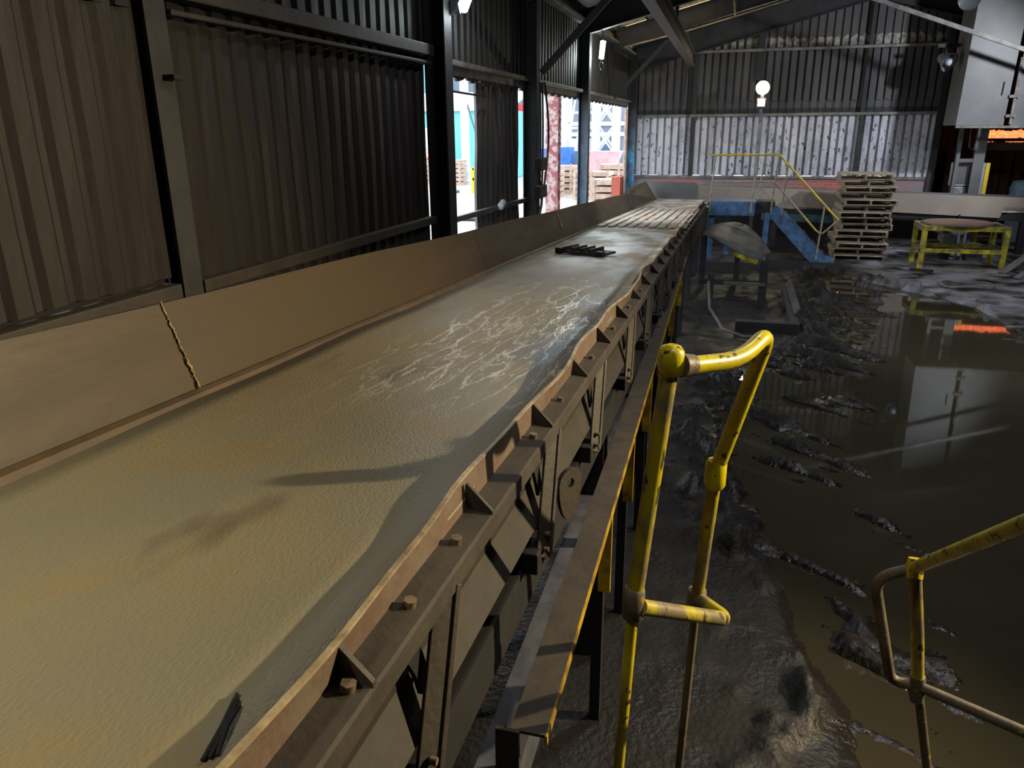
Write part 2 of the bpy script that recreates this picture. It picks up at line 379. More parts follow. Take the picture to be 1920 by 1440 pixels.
# ------------------------------------------------------------------ mesh builder
class MB:
    def __init__(self):
        self.v = []; self.f = []; self.m = []; self.sm = []
    def add(self, vs, fs, mi=0, smooth=False):
        o = len(self.v)
        self.v += [tuple(p) for p in vs]
        self.f += [tuple(i + o for i in f) for f in fs]
        self.m += [mi] * len(fs)
        self.sm += [smooth] * len(fs)
        return self
    def box(self, x0, x1, y0, y1, z0, z1, mi=0):
        v = [(x, y, z) for z in (z0, z1) for y in (y0, y1) for x in (x0, x1)]
        f = [(0, 2, 3, 1), (4, 5, 7, 6), (0, 1, 5, 4), (2, 6, 7, 3), (0, 4, 6, 2), (1, 3, 7, 5)]
        return self.add(v, f, mi)
    def obox(self, c, ax, ay, az, mi=0):
        """box from centre and three half-axis vectors"""
        c, ax, ay, az = Vector(c), Vector(ax), Vector(ay), Vector(az)
        v = [c + ax * sx + ay * sy + az * sz for sz in (-1, 1) for sy in (-1, 1) for sx in (-1, 1)]
        f = [(0, 2, 3, 1), (4, 5, 7, 6), (0, 1, 5, 4), (2, 6, 7, 3), (0, 4, 6, 2), (1, 3, 7, 5)]
        return self.add(v, f, mi)
    def bar(self, a, b, w, h, up=(0, 0, 1), mi=0):
        """rectangular bar from a to b, w across, h along up"""
        a, b = Vector(a), Vector(b)
        d = (b - a).normalized()
        s = d.cross(Vector(up)).normalized()
        u = s.cross(d).normalized()
        return self.obox((a + b) / 2, (b - a) / 2, s * w / 2, u * h / 2, mi)
    def prism(self, poly, ext, mi=0):
        """closed polygon (3-D points) extruded along ext"""
        n = len(poly); e = Vector(ext)
        v = [Vector(p) for p in poly] + [Vector(p) + e for p in poly]
        f = [tuple(range(n))[::-1], tuple(range(n, 2 * n))]
        f += [(i, (i + 1) % n, (i + 1) % n + n, i + n) for i in range(n)]
        return self.add(v, f, mi)
    def tube(self, pts, r, n=12, mi=0, caps=True, closed=False):
        pts = [Vector(p) for p in pts]
        rs = r if isinstance(r, (list, tuple)) else [r] * len(pts)
        vs, fs = [], []
        k = len(pts)
        prev = None
        for i, p in enumerate(pts):
            if closed:
                t = (pts[(i + 1) % k] - pts[i - 1])
            else:
                t = (pts[min(i + 1, k - 1)] - pts[max(i - 1, 0)])
            t.normalize()
            if prev is None:
                s = t.orthogonal().normalized()
            else:
                s = (prev - t * prev.dot(t)).normalized()
            prev = s
            q = t.cross(s)
            for j in range(n):
                a = 2 * math.pi * j / n
                vs.append(p + (s * math.cos(a) + q * math.sin(a)) * rs[i])
        rng = k if closed else k - 1
        for i in range(rng):
            for j in range(n):
                i2 = (i + 1) % k
                fs.append((i * n + j, i * n + (j + 1) % n, i2 * n + (j + 1) % n, i2 * n + j))
        self.add(vs, fs, mi, True)
        if caps and not closed:
            self.add(vs[:n], [tuple(range(n))[::-1]], mi)
            self.add(vs[-n:], [tuple(range(n))], mi)
        return self
    def ball(self, c, r, n=14, mi=0, sc=(1, 1, 1)):
        vs, fs = [], []
        h = n // 2
        for i in range(h + 1):
            th = math.pi * i / h
            for j in range(n):
                a = 2 * math.pi * j / n
                vs.append((c[0] + r * sc[0] * math.sin(th) * math.cos(a), c[1] + r * sc[1] * math.sin(th) * math.sin(a), c[2] + r * sc[2] * math.cos(th)))
        for i in range(h):
            for j in range(n):
                fs.append((i * n + j, (i + 1) * n + j, (i + 1) * n + (j + 1) % n, i * n + (j + 1) % n))
        return self.add(vs, fs, mi, True)
    def cyl(self, a, b, r, n=16, mi=0):
        return self.tube([a, b], r, n, mi)
    def ibeam(self, a, b, w, h, t=0.014, up=(0, 0, 1), mi=0):
        a, b = Vector(a), Vector(b)
        d = (b - a).normalized()
        s = d.cross(Vector(up)).normalized()
        u = s.cross(d).normalized()
        for k in (-1, 1):
            o = u * k * (h - t) / 2
            self.obox((a + b) / 2 + o, (b - a) / 2, s * w / 2, u * t / 2, mi)
        self.obox((a + b) / 2, (b - a) / 2, s * t / 2, u * (h / 2 - t), mi)
        return self
    def build(self, name, mats, parent=None, bevel=0.0, solid=0.0, subs=0):
        me = bpy.data.meshes.new(name)
        mats = mats if isinstance(mats, (list, tuple)) else [mats]
        off = Vector((0, 0, 0))
        o = bpy.data.objects.new(name, me)
        if parent is not None:
            p = parent
            while p is not None:
                off += Vector(p.location); p = p.parent
            o.parent = parent
        else:
            a = np.array(self.v)
            lo, hi = a.min(0), a.max(0)
            off = Vector(((lo[0] + hi[0]) / 2, (lo[1] + hi[1]) / 2, lo[2]))
            o.location = off
        me.from_pydata([(p[0] - off[0], p[1] - off[1], p[2] - off[2]) for p in self.v], [], self.f)
        for m in mats:
            me.materials.append(m)
        me.polygons.foreach_set('material_index', self.m)
        me.polygons.foreach_set('use_smooth', self.sm)
        me.update()
        COL.objects.link(o)
        if bevel:
            b = o.modifiers.new('bevel', 'BEVEL'); b.width = bevel; b.segments = 2; b.limit_method = 'ANGLE'
        if solid:
            b = o.modifiers.new('gauge', 'SOLIDIFY'); b.thickness = solid; b.offset = 0
        return o

def tag(o, label, cat, group=None, kind=None):
    o['label'] = label; o['category'] = cat
    if group: o['group'] = group
    if kind: o['kind'] = kind
    return o
def thing(name, loc, label, cat, group=None):
    o = bpy.data.objects.new(name, None)
    o.empty_display_size = 0.1
    COL.objects.link(o)
    o.location = loc
    return tag(o, label, cat, group)
def struct(o):
    o['kind'] = 'structure'
    return o
def dup(root, loc, rotz=0.0, label=None):
    r = root.copy(); COL.objects.link(r); r.location = loc; r.rotation_euler = (0, 0, rotz)
    if label: r['label'] = label
    for ch in root.children:
        c = ch.copy(); COL.objects.link(c); c.parent = r
        for g in ch.children:
            d = g.copy(); COL.objects.link(d); d.parent = c
    return r

def corr(mb, p0, u, n, length, zb, zt, pitch=0.19, depth=0.035, crest=0.10, slope=0.018, phase=0.0, rows=5, wob=0.004, mi=0):
    """box-rib sheet: ribs stand up along z, profile runs along u and swells along n. zb/zt: numbers or functions of the distance along u"""
    u, n, p0 = Vector(u), Vector(n), Vector(p0)
    valley = pitch - crest - 2 * slope
    prof = [(0, 0), (valley, 0), (valley + slope, depth), (valley + slope + crest, depth)]
    xs = []
    k = -2
    while True:
        b = k * pitch + phase
        if b > length: break
        for s, h in prof:
            t = b + s
            if 0 <= t <= length: xs.append((t, h))
        k += 1
    if xs[0][0] > 0: xs.insert(0, (0.0, xs[0][1]))
    if xs[-1][0] < length: xs.append((length, xs[-1][1]))
    vs, fs = [], []
    for t, h in xs:
        b = zb(t) if callable(zb) else zb
        e = zt(t) if callable(zt) else zt
        for r in range(rows):
            z = b + (e - b) * r / (rows - 1)
            w = wob * (math.sin(t * 3.1 + z * 2.3) + math.sin(t * 7.7 - z * 4.1)) if wob else 0
            q = p0 + u * t + n * (h + w)
            vs.append((q.x, q.y, z))
    for i in range(len(xs) - 1):
        for r in range(rows - 1):
            a = i * rows + r
            fs.append((a, a + rows, a + rows + 1, a + 1))
    mb.add(vs, fs, mi)
    return mb

# ------------------------------------------------------------------ value noise for the ground
def vnoise(x, y, seed=0):
    xi = np.floor(x).astype(int); yi = np.floor(y).astype(int)
    xf = x - xi; yf = y - yi
    xf = xf * xf * (3 - 2 * xf); yf = yf * yf * (3 - 2 * yf)
    def h(a, b):
        n = (a * 374761393 + b * 668265263 + seed * 1442695) & 0x7fffffff
        n = ((n ^ (n >> 13)) * 1274126177) & 0x7fffffff
        return ((n ^ (n >> 16)) & 0xffff) / 65535.0
    return (h(xi, yi) * (1 - xf) * (1 - yf) + h(xi + 1, yi) * xf * (1 - yf) + h(xi, yi + 1) * (1 - xf) * yf + h(xi + 1, yi + 1) * xf * yf)
def fbm(x, y, seed=0, o=4):
    s = 0; a = 0.5
    for i in range(o):
        s = s + a * vnoise(x * 2 ** i, y * 2 ** i, seed + i * 17); a *= 0.5
    return s / 0.94

# ================================================================== SETTING
def ground():
    gx = np.concatenate([np.arange(-3.0, -0.8, 0.14), np.arange(-0.8, 4.6, 0.035), np.arange(4.6, 9.01, 0.14)])
    gy = np.concatenate([np.arange(-5.0, 2.6, 0.2), np.arange(2.6, 12.0, 0.04), np.arange(12.0, 19.0, 0.06), np.arange(19.0, 27.01, 0.3)])
    X, Y = np.meshgrid(gx, gy)
    shore_y = [2.0, 3.07, 3.58, 4.27, 5.25, 6.12, 7.6, 9.2, 10.3, 10.7, 13.9, 16.0, 17.0]
    shore_x = [0.55, 0.50, 0.46, 0.30, 0.16, -0.05, -0.36, -0.05, 0.60, 0.98, 1.10, 1.25, 1.9]
    left = X - np.interp(Y, shore_y, shore_x)                # >0: on the water side
    back = np.interp(X, [-3, 1.2, 2.0, 2.9, 3.4, 3.9, 4.2, 5.5], [16.2, 16.2, 16.6, 15.6, 14.9, 14.2, 11.0, 7.6]) - Y
    front = Y - np.interp(X, [0, 1.0, 9], [2.2, 1.6, 1.2])
    d = np.minimum(np.minimum(left, back), np.minimum(front, 6.0 - X))
    big = fbm(X * 0.9, Y * 0.9, 3) - 0.5
    a = math.radians(-38)
    U = X * math.cos(a) + Y * math.sin(a); V = -X * math.sin(a) + Y * math.cos(a)
    streak = fbm(U * 1.2, V * 6.5, 11) - 0.5
    fine = fbm(X * 9, Y * 9, 23) - 0.5
    clod = np.maximum(fbm(X * 5.5, Y * 5.5, 41) - 0.52, 0)
    land = 0.055 + 0.05 * big + 0.018 * fine + 0.5 * clod * np.exp(-np.clip(-d, 0, 5) / 0.28)
    d2 = d + 0.35 * big
    t = np.clip(d2 / 0.5, 0, 1); t = t * t * (3 - 2 * t)
    nearshore = np.exp(-np.clip(d, 0, 9) / 0.55)
    near2 = np.exp(-np.clip(left, 0, 9) / 0.9)
    patch = np.clip((fbm(X * 0.8, Y * 0.8, 77) - 0.45) * 5, 0, 1)
    bed = -0.055 + 1.6 * np.maximum(streak - 0.03, 0) * near2 * (0.35 + patch) + 0.05 * fine * (nearshore + near2 * patch)
    # the stirred, littered corner beside the steel chute
    rough = np.exp(-(((X - 1.45) / 0.55) ** 2 + ((Y - 12.3) / 2.3) ** 2))
    bed = bed + rough * (0.055 + 0.26 * fine + 0.30 * streak)
    for (px, py, sx, sy, k_) in ((0.30, 6.3, 0.38, 1.0, 0.8), (1.15, 5.4, 0.40, 0.55, 0.75), (0.85, 4.25, 0.16, 0.45, 1.0), (0.55, 7.6, 0.5, 0.8, 0.7), (1.35, 3.9, 0.3, 0.5, 0.6)):
        g = np.exp(-(((X - px) / sx) ** 2 + ((Y - py) / sy) ** 2)) * k_
        bed = bed + g * (0.035 + 0.30 * np.maximum(streak, -0.05) + 0.14 * fine)
    Z = land * (1 - t) + bed * t
    Z = np.where(X < -0.9, 0.03 + 0.02 * fine, Z)
    nx, ny = len(gx), len(gy)
    v = np.stack([X, Y, Z], -1).reshape(-1, 3)
    i = np.arange(nx * ny).reshape(ny, nx)
    f = np.stack([i[:-1, :-1], i[:-1, 1:], i[1:, 1:], i[1:, :-1]], -1).reshape(-1, 4)
    me = bpy.data.meshes.new('floor')
    me.from_pydata(v.tolist(), [], f.tolist())
    me.polygons.foreach_set('use_smooth', [True] * len(f))
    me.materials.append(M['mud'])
    o = bpy.data.objects.new('floor', me)
    COL.objects.link(o)
    struct(o)
ground()
w = MB()
w.add([(-0.8, 1.5, 0), (6.2, 1.5, 0), (6.2, 17.2, 0), (-0.8, 17.2, 0)], [(0, 1, 2, 3)])
wo = w.build('puddle', M['water'])
tag(wo, 'brown muddy flood water covering the floor right of the conveyor', 'puddle', kind='stuff')

# ---- left wall
def z_eave(x): return 5.0 + 0.25 * (x + 3.0) if x < 2.85 else 5.0 + 0.25 * 5.85 - 0.25 * (x - 2.85)
mb = MB()
corr(mb, (-3.035, -5, 0), (0, 1, 0), (1, 0, 0), 27.0, 3.44, 5.0, rows=4)
wl = struct(mb.build('wall_left', M['sheetD'], solid=0.003))
# the run of cladding nearest the camera, hung from the same line
mb = MB(); corr(mb, (-3.035, -5, 0), (0, 1, 0), (1, 0, 0), 8.56, lambda t: 2.07 + 0.006 * math.sin(t * 9), 4.9, phase=0.075, rows=9, crest=0.085, slope=0.034, depth=0.026)
struct(mb.build('wall_left', M['sheetL'], solid=0.003))
mb = MB(); corr(mb, (-3.035, 3.72, 0), (0, 1, 0), (1, 0, 0), 3.74, 1.55, 3.50, phase=0.06, rows=8, crest=0.08, slope=0.030, depth=0.026)
struct(mb.build('wall_left', M['sheetL'], solid=0.003))
mb = MB(); mb.box(-3.16, -3.05, -5, 7.45, -0.1, 2.1)
struct(mb.build('wall_left', M['dark']))
# rails across the left wall
mb = MB(); mb.bar((-2.97, -5, 2.0), (-2.97, 3.52, 2.0), 0.10, 0.10); struct(mb.build('trim_1', M['frame'], bevel=0.01))
mb = MB(); mb.bar((-2.96, 3.72, 1.995), (-2.96, 7.40, 1.975), 0.07, 0.075); struct(mb.build('trim_2', M['frame'], bevel=0.008))
mb = MB()
mb.bar((-2.95, 3.72, 3.56), (-2.95, 7.40, 3.56), 0.12, 0.10)
mb.bar((-2.93, 3.72, 3.44), (-2.93, 7.40, 3.45), 0.05, 0.03)
struct(mb.build('trim_3', M['frame'], bevel=0.008))
k = 4
for y0, y1 in ((7.62, 11.05), (11.25, 15.0), (15.24, 21.64)):
    mb = MB()
    mb.bar((-2.95, y0, 3.50), (-2.95, y1, 3.50), 0.10, 0.05)
    mb.bar((-2.99, y0, 3.44), (-2.99, y1, 3.44), 0.02, 0.10)
    struct(mb.build('trim_%d' % k, M['sootlt'], bevel=0.006)); k += 1
# ragged sheet ends hanging below the lintel
mb = MB(); corr(mb, (-3.03, 7.62, 0), (0, 1, 0), (1, 0, 0), 14.0, lambda t: 3.36 + 0.02 * math.sin(t * 14), 3.44, pitch=0.12, crest=0.06, slope=0.015, rows=2)
struct(mb.build('wall_left', M['soot'], solid=0.003))
# eaves beam
mb = MB(); mb.bar((-2.90, -5, 4.66), (-2.90, 21.9, 4.66), 0.16, 0.06); mb.bar((-2.98, -5, 4.75), (-2.98, 21.9, 4.75), 0.03, 0.2)
struct(mb.build('trim_%d' % k, M['sootlt'], bevel=0.006)); k += 1

# the hanging sheet in the first opening
t = thing('cladding_sheet', (-3.05, 9.9, 1.0), 'dark corrugated sheet hanging between two bright openings in the left wall', 'cladding sheet')
mb = MB(); corr(mb, (-3.13, 9.22, 0), (0.04, 1, 0), (1, 0, 0), 1.66, 1.0, 3.44, phase=0.02, rows=7, crest=0.085, wob=0.010)
mb.build('sheet', M['sheetH'], t, solid=0.003)
mb = MB(); mb.bar((-3.05, 9.20, 1.0), (-3.05, 9.20, 3.42), 0.03, 0.05); mb.build('edge_strip', M['soot'], t)
t = thing('opening_rail', (-2.98, 9.3, 1.86), 'dark steel rail crossing the first wall opening at waist height', 'rail')
mb = MB(); mb.bar((-2.98, 7.62, 1.905), (-2.98, 11.1, 1.855), 0.05, 0.06); mb.build('rail', M['sootlt'], t)
mb = MB(); mb.ball((-2.93, 9.75, 1.93), 0.06, sc=(0.7, 1.3, 0.8)); mb.ball((-2.93, 9.66, 1.90), 0.05); mb.build('snagged_wrap', M['white'], t)
o = MB().cyl((-2.99, 7.62, 3.235), (-2.99, 9.25, 3.215), 0.012, 8).build('tie_rod', M['soot'])
tag(o, 'thin dark rod across the top of the first wall opening', 'rod')

# ---- steel columns along the left wall
def column(y0, y1, xo, ztop, m, label, depth, name='steel_column', base=0.0):
    t = thing(name, (xo - depth / 2, (y0 + y1) / 2, base), label, 'column')
    mb = MB(); yc = (y0 + y1) / 2
    tf = 0.016
    mb.box(xo - tf, xo, y0, y1, base, ztop)
    mb.box(xo - depth, xo - depth + tf, y0, y1, base, ztop)
    mb.box(xo - depth + tf, xo - tf, yc - 0.007, yc + 0.007, base, ztop)
    mb.build('shaft', m, t)
    MB().box(xo - depth - 0.05, xo + 0.06, y0 - 0.05, y1 + 0.05, base, base + 0.02).build('base_plate', m, t)
    return t
t = column(3.55, 3.71, -2.935, 4.9, M['postgrey'], 'grey steel post between the two nearest stretches of corrugated wall', 0.10)
MB().obox((-2.9, 3.66, 3.12), (0.035, 0, 0), (0, 0.04, 0), (0, 0, 0.012)).build('cleat', M['soot'], t)
t = column(7.41, 7.61, -2.784, 4.7, M['soot'], 'black steel column at the near edge of the first wall opening', 0.216)
t = column(11.02, 11.22, -2.80, 4.7, M['black'], 'black steel column wrapped in cables between two wall openings', 0.2)
for zz, ww in ((2.36, 0.07), (1.98, 0.09)):
    MB().box(-2.80, -2.70, 10.92 - ww, 11.28, zz - 0.09, zz + 0.09).build('junction_box', M['black'], t, bevel=0.02)
for i in range(3):
    pts = [(-2.74 + 0.02 * i, 10.97 + 0.05 * i + (0.26 if i == 2 else 0.05) * math.sin(math.pi * s / 14), 3.45 - 1.4 * s / 14) for s in range(15)]
    MB().tube(pts, 0.016, 6).build('cable', M['black'], t)
pts = [(-2.73, 10.95 - 0.12 * math.sin(s * 0.9), 2.5 - 1.4 * s / 12) for s in range(13)]
MB().tube(pts, 0.02, 6).build('cable', M['black'], t)
t = column(15.02, 15.22, -2.814, 4.75, M['greycol'], 'blue-grey steel column between the second and third wall openings', 0.19)
t = column(21.66, 21.86, -2.77, 4.8, M['bluecol'], 'bright blue painted column in the far left corner', 0.22)
# knee braces
for (a, b, lab) in (((-2.75, 11.12, 3.58), (-1.55, 11.12, 4.78), 'black diagonal brace rising from the cable-wrapped column to the roof'),
                    ((-2.93, 18.7, 3.50), (-1.75, 18.7, 4.66), 'black diagonal brace above the third wall opening')):
    o = MB().bar(a, b, 0.09, 0.09, up=(0, 1, 0)).build('knee_brace', M['soot'], bevel=0.01)
    tag(o, lab, 'brace')

# ---- far wall
YF = 22.0
mb = MB(); mb.box(-3.1, 4.72, YF, YF + 0.22, -0.05, 1.57); struct(mb.build('wall_far', M['brick']))
mb = MB(); mb.box(-3.1, 4.72, YF - 0.04, YF, -0.05, 1.08); struct(mb.build('baseboard_far', M['dark']))
mb = MB(); mb.box(-3.1, 4.72, YF - 0.05, YF, 1.53, 1.60); struct(mb.build('trim_%d' % k, M['sootlt'])); k += 1
def gable(x): return 5.0 + 0.25 * (x + 3.0) if x < 2.85 else 6.4625 - 0.25 * (x - 2.85)
def far_sheet(z0, z1, m, dep=0.05, phase=0.0, y=YF + 0.06, crest=0.125):
    mb = MB()
    corr(mb, (-3.0, y, 0), (1, 0, 0), (0, -1, 0), 7.7, z0, z1, pitch=0.19, depth=dep, crest=crest, slope=0.006, phase=phase, rows=5, wob=0.002)
    return struct(mb.build('wall_far', m, solid=0.003))
far_sheet(lambda t: 1.60 + 0.012 * math.sin(t * 11), 3.12, M['farlow'], dep=0.085, crest=0.122)
far_sheet(3.10, 3.30, M['soot'], dep=0.02)
far_sheet(3.28, 3.50, M['farmid'], dep=0.03)
far_sheet(lambda t: 3.46 + 0.03 * math.sin(t * 23), 4.70, M['farmid'], dep=0.06)
far_sheet(4.62, lambda t: gable(-3 + t), M['farmid'], dep=0.045)
# bare patches that show along the laps
mb = MB()
corr(mb, (-1.0, YF + 0.058, 0), (1, 0, 0), (0, -1, 0), 5.5, 4.74, lambda t: 4.95 + 0.05 * math.sin(t * 31), pitch=0.19, depth=0.05, crest=0.12, slope=0.008, phase=0.10, rows=2, wob=0)
struct(mb.build('wall_far', M['farpatch'], solid=0.002))
for z, x0 in ((3.13, -2.9), (4.68, -1.45)):
    mb = MB(); mb.bar((x0, YF - 0.06, z), (4.55, YF - 0.06, z), 0.10, 0.07); struct(mb.build('trim_%d' % k, M['sootlt'], bevel=0.008)); k += 1
for x, z0, z1, wd in ((-1.28, 1.6, 4.7, 0.12), (0.30, 3.95, 5.4, 0.16), (2.85, 1.6, 6.3, 0.10), (4.62, 0.0, 5.6, 0.16)):
    mb = MB(); mb.box(x - wd / 2, x + wd / 2, YF - 0.10, YF + 0.0, z0, z1); struct(mb.build('trim_%d' % k, M['soot'], bevel=0.008)); k += 1
# rafter against the gable, and the roof frames
def rafter(y, z0, s, h, w, lab, x0=-3.0):
    t = thing('roof_rafter', (2.85, y, z0), lab, 'rafter')
    xr = 2.85
    za = z0 + s * (x0 + 3.0); zr = z0 + s * (xr + 3.0)
    for nm, a, b in (('left_slope', (x0, y, za + h / 2), (xr, y, zr + h / 2)), ('right_slope', (xr, y, zr + h / 2), (2 * xr - x0, y, za + h / 2))):
        MB().ibeam(a, b, w, h, 0.02).build('rafter_slope', M['soot'], t)
    return t
rafter(7.5, 4.45, 0.25, 0.42, 0.16, 'sooty roof rafter over the nearest black column')
rafter(11.12, 4.45, 0.25, 0.42, 0.16, 'sooty roof rafter over the cable-wrapped column')
rafter(15.12, 4.45, 0.25, 0.42, 0.16, 'sooty roof rafter over the blue-grey column')
rafter(18.7, 4.50, 0.25, 0.40, 0.14, 'sooty roof rafter just in front of the pale rooflight strip')
rafter(21.85, 4.22, 0.26, 0.52, 0.16, 'sooty end rafter lying along the far gable')
# roof sheets with a rooflight strip
def roof(name, y0, y1, m, z=0.0, xa=-3.2, xb=8.9, parent=None):
    mb = MB()
    for (xa_, xb_) in ((xa, min(xb, 2.85)), (max(xa, 2.85), xb)):
        if xb_ - xa_ < 0.05: continue
        vs = [(xa_, y0, z_eave(xa_) + z), (xb_, y0, z_eave(xb_) + z), (xb_, y1, z_eave(xb_) + z), (xa_, y1, z_eave(xa_) + z)]
        vs += [(p[0], p[1], p[2] + 0.03) for p in vs]
        mb.add(vs, [(0, 1, 2, 3)[::-1], (4, 5, 6, 7), (0, 1, 5, 4), (1, 2, 6, 5), (2, 3, 7, 6), (3, 0, 4, 7)])
    return mb.build(name, m)
struct(roof('ceiling', -5.0, 17.3, M['dark'], 0.06))
struct(roof('ceiling', 17.3, 20.0, M['dark'], 0.06, xb=-2.85))
struct(roof('ceiling', 17.3, 20.0, M['dark'], 0.06, xa=-0.6))
struct(roof('ceiling', 20.0, 26.2, M['dark'], 0.06))
struct(roof('window_1', 17.3, 20.0, M['rooflight'], 0.07, xa=-2.85, xb=-0.6))
mb = MB()
for yy in (18.35, 19.1):
    mb.bar((-2.9, yy, z_eave(-2.9) + 0.02), (1.7, yy, z_eave(1.7) + 0.02), 0.12 if yy < 19 else 0.05, 0.06)
struct(mb.build('trim_%d' % k, M['sootlt'])); k += 1
for i, x in enumerate((-2.2, -0.75, 0.7, 2.15)):
    mb = MB(); mb.bar((x, -5, z_eave(x) - 0.03), (x, 21.9, z_eave(x) - 0.03), 0.06, 0.14)
    struct(mb.build('trim_%d' % k, M['soot'])); k += 1
# hanging runway beam
t = thing('runway_beam', (-1.3, 16.0, 4.29), 'brown I-beam hung lengthwise under the roof, its end near the far wall', 'beam')
MB().ibeam((-1.20, 9.0, 4.45), (-1.37, 21.5, 4.45), 0.16, 0.30, 0.02).build('beam', M['frame'], t)
for y in (11.12, 15.12, 18.7):
    x = -1.2 - 0.17 * (y - 9) / 12.5
    MB().bar((x, y, 4.60), (x, y, 4.92), 0.06, 0.06, up=(0, 1, 0)).build('hanger', M['soot'], t)
t = thing('roof_cable', (-0.5, 18.9, 4.8), 'thin pale conduit slung below the roof slope by short hangers', 'conduit')
MB().tube([(-2.7, 18.55, 4.55), (-1.21, 18.55, 4.86), (0.83, 18.55, 5.38), (2.0, 18.55, 5.68)], 0.018, 8).build('conduit', M['wood'], t)
for x in (-0.35, 0.62):
    MB().bar((x, 18.55, 4.86 + 0.255 * (x + 1.21)), (x - 0.05, 18.55, 5.25 + 0.255 * (x + 1.21)), 0.03, 0.03, up=(0, 1, 0)).build('hanger', M['wood'], t)
o = MB().bar((2.15, 19.2, 5.48), (6.6, 19.2, 3.86), 0.05, 0.09).build('tie_bar', M['sootlt'], bevel=0.01)
tag(o, 'long dark bar slanting down to the right across the far gable', 'bar')

# ---- closing walls: right side, behind the camera, and the annexe past the far wall
mb = MB(); corr(mb, (8.9, -5, 0), (0, 1, 0), (-1, 0, 0), 31.2, 0.0, 5.0, rows=3); struct(mb.build('wall_right', M['sheetD'], solid=0.003))
mb = MB(); corr(mb, (-3.1, -5.0, 0), (1, 0, 0), (0, 1, 0), 12.0, -0.05, lambda t: z_eave(-3.1 + t) + 0.05, rows=3); struct(mb.build('wall_back', M['sheetD'], solid=0.003))
mb = MB(); corr(mb, (4.6, 26.0, 0), (1, 0, 0), (0, -1, 0), 4.3, -0.05, lambda t: z_eave(4.6 + t) + 0.05, rows=3); struct(mb.build('wall_annexe', M['sheetD'], solid=0.003))
mb = MB(); mb.box(4.55, 4.7, 22.25, 26.1, -0.05, 6.3); struct(mb.build('wall_annexe', M['dark']))

# ================================================================== CONVEYOR
def cv(x, y, w): return (x - 0.01 * y, y, 2.16 - 0.049 * y + w)
CY0, CY1 = -1.6, 17.6
conv = thing('conveyor', (-1.1, 8.0, 0.0), 'long vibrating conveyor with worn grey deck running away to the far wall', 'conveyor')

def sweep(mb, prof, y0, y1, step=0.5, wob=None, mi=0, smooth=False, closed=True):
    """profile of (x, w) points carried along the conveyor"""
    n = max(2, int(math.ceil((y1 - y0) / step)) + 1)
    vs, fs = [], []
    k = len(prof)
    for i in range(n):
        y = y0 + (y1 - y0) * i / (n - 1)
        for j, (x, w) in enumerate(prof):
            dx, dw = wob(y, j) if wob else (0, 0)
            vs.append(cv(x + dx, y, w + dw))
    for i in range(n - 1):
        for j in range(k if closed else k - 1):
            a, b = i * k + j, i * k + (j + 1) % k
            fs.append((a, b, b + k, a + k))
    mb.add(vs, fs, mi, smooth)
    if closed:
        mb.add(vs[:k], [tuple(range(k))], mi)
        mb.add(vs[-k:], [tuple(range(k))[::-1]], mi)
    return mb

# deck
mb = MB()
xs = np.linspace(-1.60, -0.512, 9)
ys = np.linspace(CY0, 19.1, 140)
vs = []
for y in ys:
    for x in xs:
        e = 0.004 * math.sin(y * 2.1 + x * 3) + 0.003 * math.sin(y * 5.3 - x * 7)
        vs.append(cv(x, y, -0.022 + e))
fs = [(i * 9 + j, i * 9 + j + 1, (i + 1) * 9 + j + 1, (i + 1) * 9 + j) for i in range(len(ys) - 1) for j in range(8)]
mb.add(vs, fs, 0, True)
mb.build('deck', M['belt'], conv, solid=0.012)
# slotted length
mb = MB()
for i in range(9):
    x = -1.56 + i * 0.125
    sweep(mb, [(x, -0.012), (x, 0.006), (x + 0.085, 0.006), (x + 0.085, -0.012)], 9.6, 14.2, 5)
mb.build('slotted_grid', M['slot'], conv, bevel=0.003)
# far wall board, in panels with welded joints
seams = [CY0, 1.96, 5.08, 7.80, 10.9, 13.8]
for a, b in zip(seams[:-1], seams[1:]):
    mb = MB()
    sweep(mb, [(-1.598, -0.02), (-1.700, 0.275), (-1.712, 0.272), (-1.612, -0.02)], a + 0.006, b, 0.35,
          wob=lambda y, j: (0.006 * math.sin(y * 1.7), 0.004 * math.sin(y * 2.3) if j in (1, 2) else 0))
    p = mb.build('board_panel', M['board'], conv)
    if b in (1.96, 7.80):
        mb = MB()
        for s in range(34):
            q = s / 33.0
            if b == 7.80 and q < 0.35: continue
            k_ = 0.55 + 0.9 * random.random() * (1.2 - q)
            c = cv(-1.597 - 0.102 * q + 0.001, b + 0.003 * random.uniform(-1, 1), 0.275 * q)
            mb.ball(c, (0.0045 if b < 3 else 0.014) * k_, 6, sc=(0.7, 1.0, 1.7))
        mb.build('weld_bead', M['weld'], p)
mb = MB(); sweep(mb, [(-1.598, -0.022), (-1.590, 0.004), (-1.570, -0.004), (-1.560, -0.022)], CY0, 13.8, 0.6)
mb.build('foot_fillet', M['boardfoot'], conv)
for y in (0.4, 1.6, 2.8, 4.0, 5.2, 6.4, 7.6, 8.8, 10.0, 11.2, 12.4, 13.4):
    MB().prism([cv(-1.71, y, 0.26), cv(-1.615, y, -0.03), cv(-1.80, y, -0.20), cv(-1.83, y, -0.16)], (0, 0.012, 0)).build('bracket', M['frame'], conv)
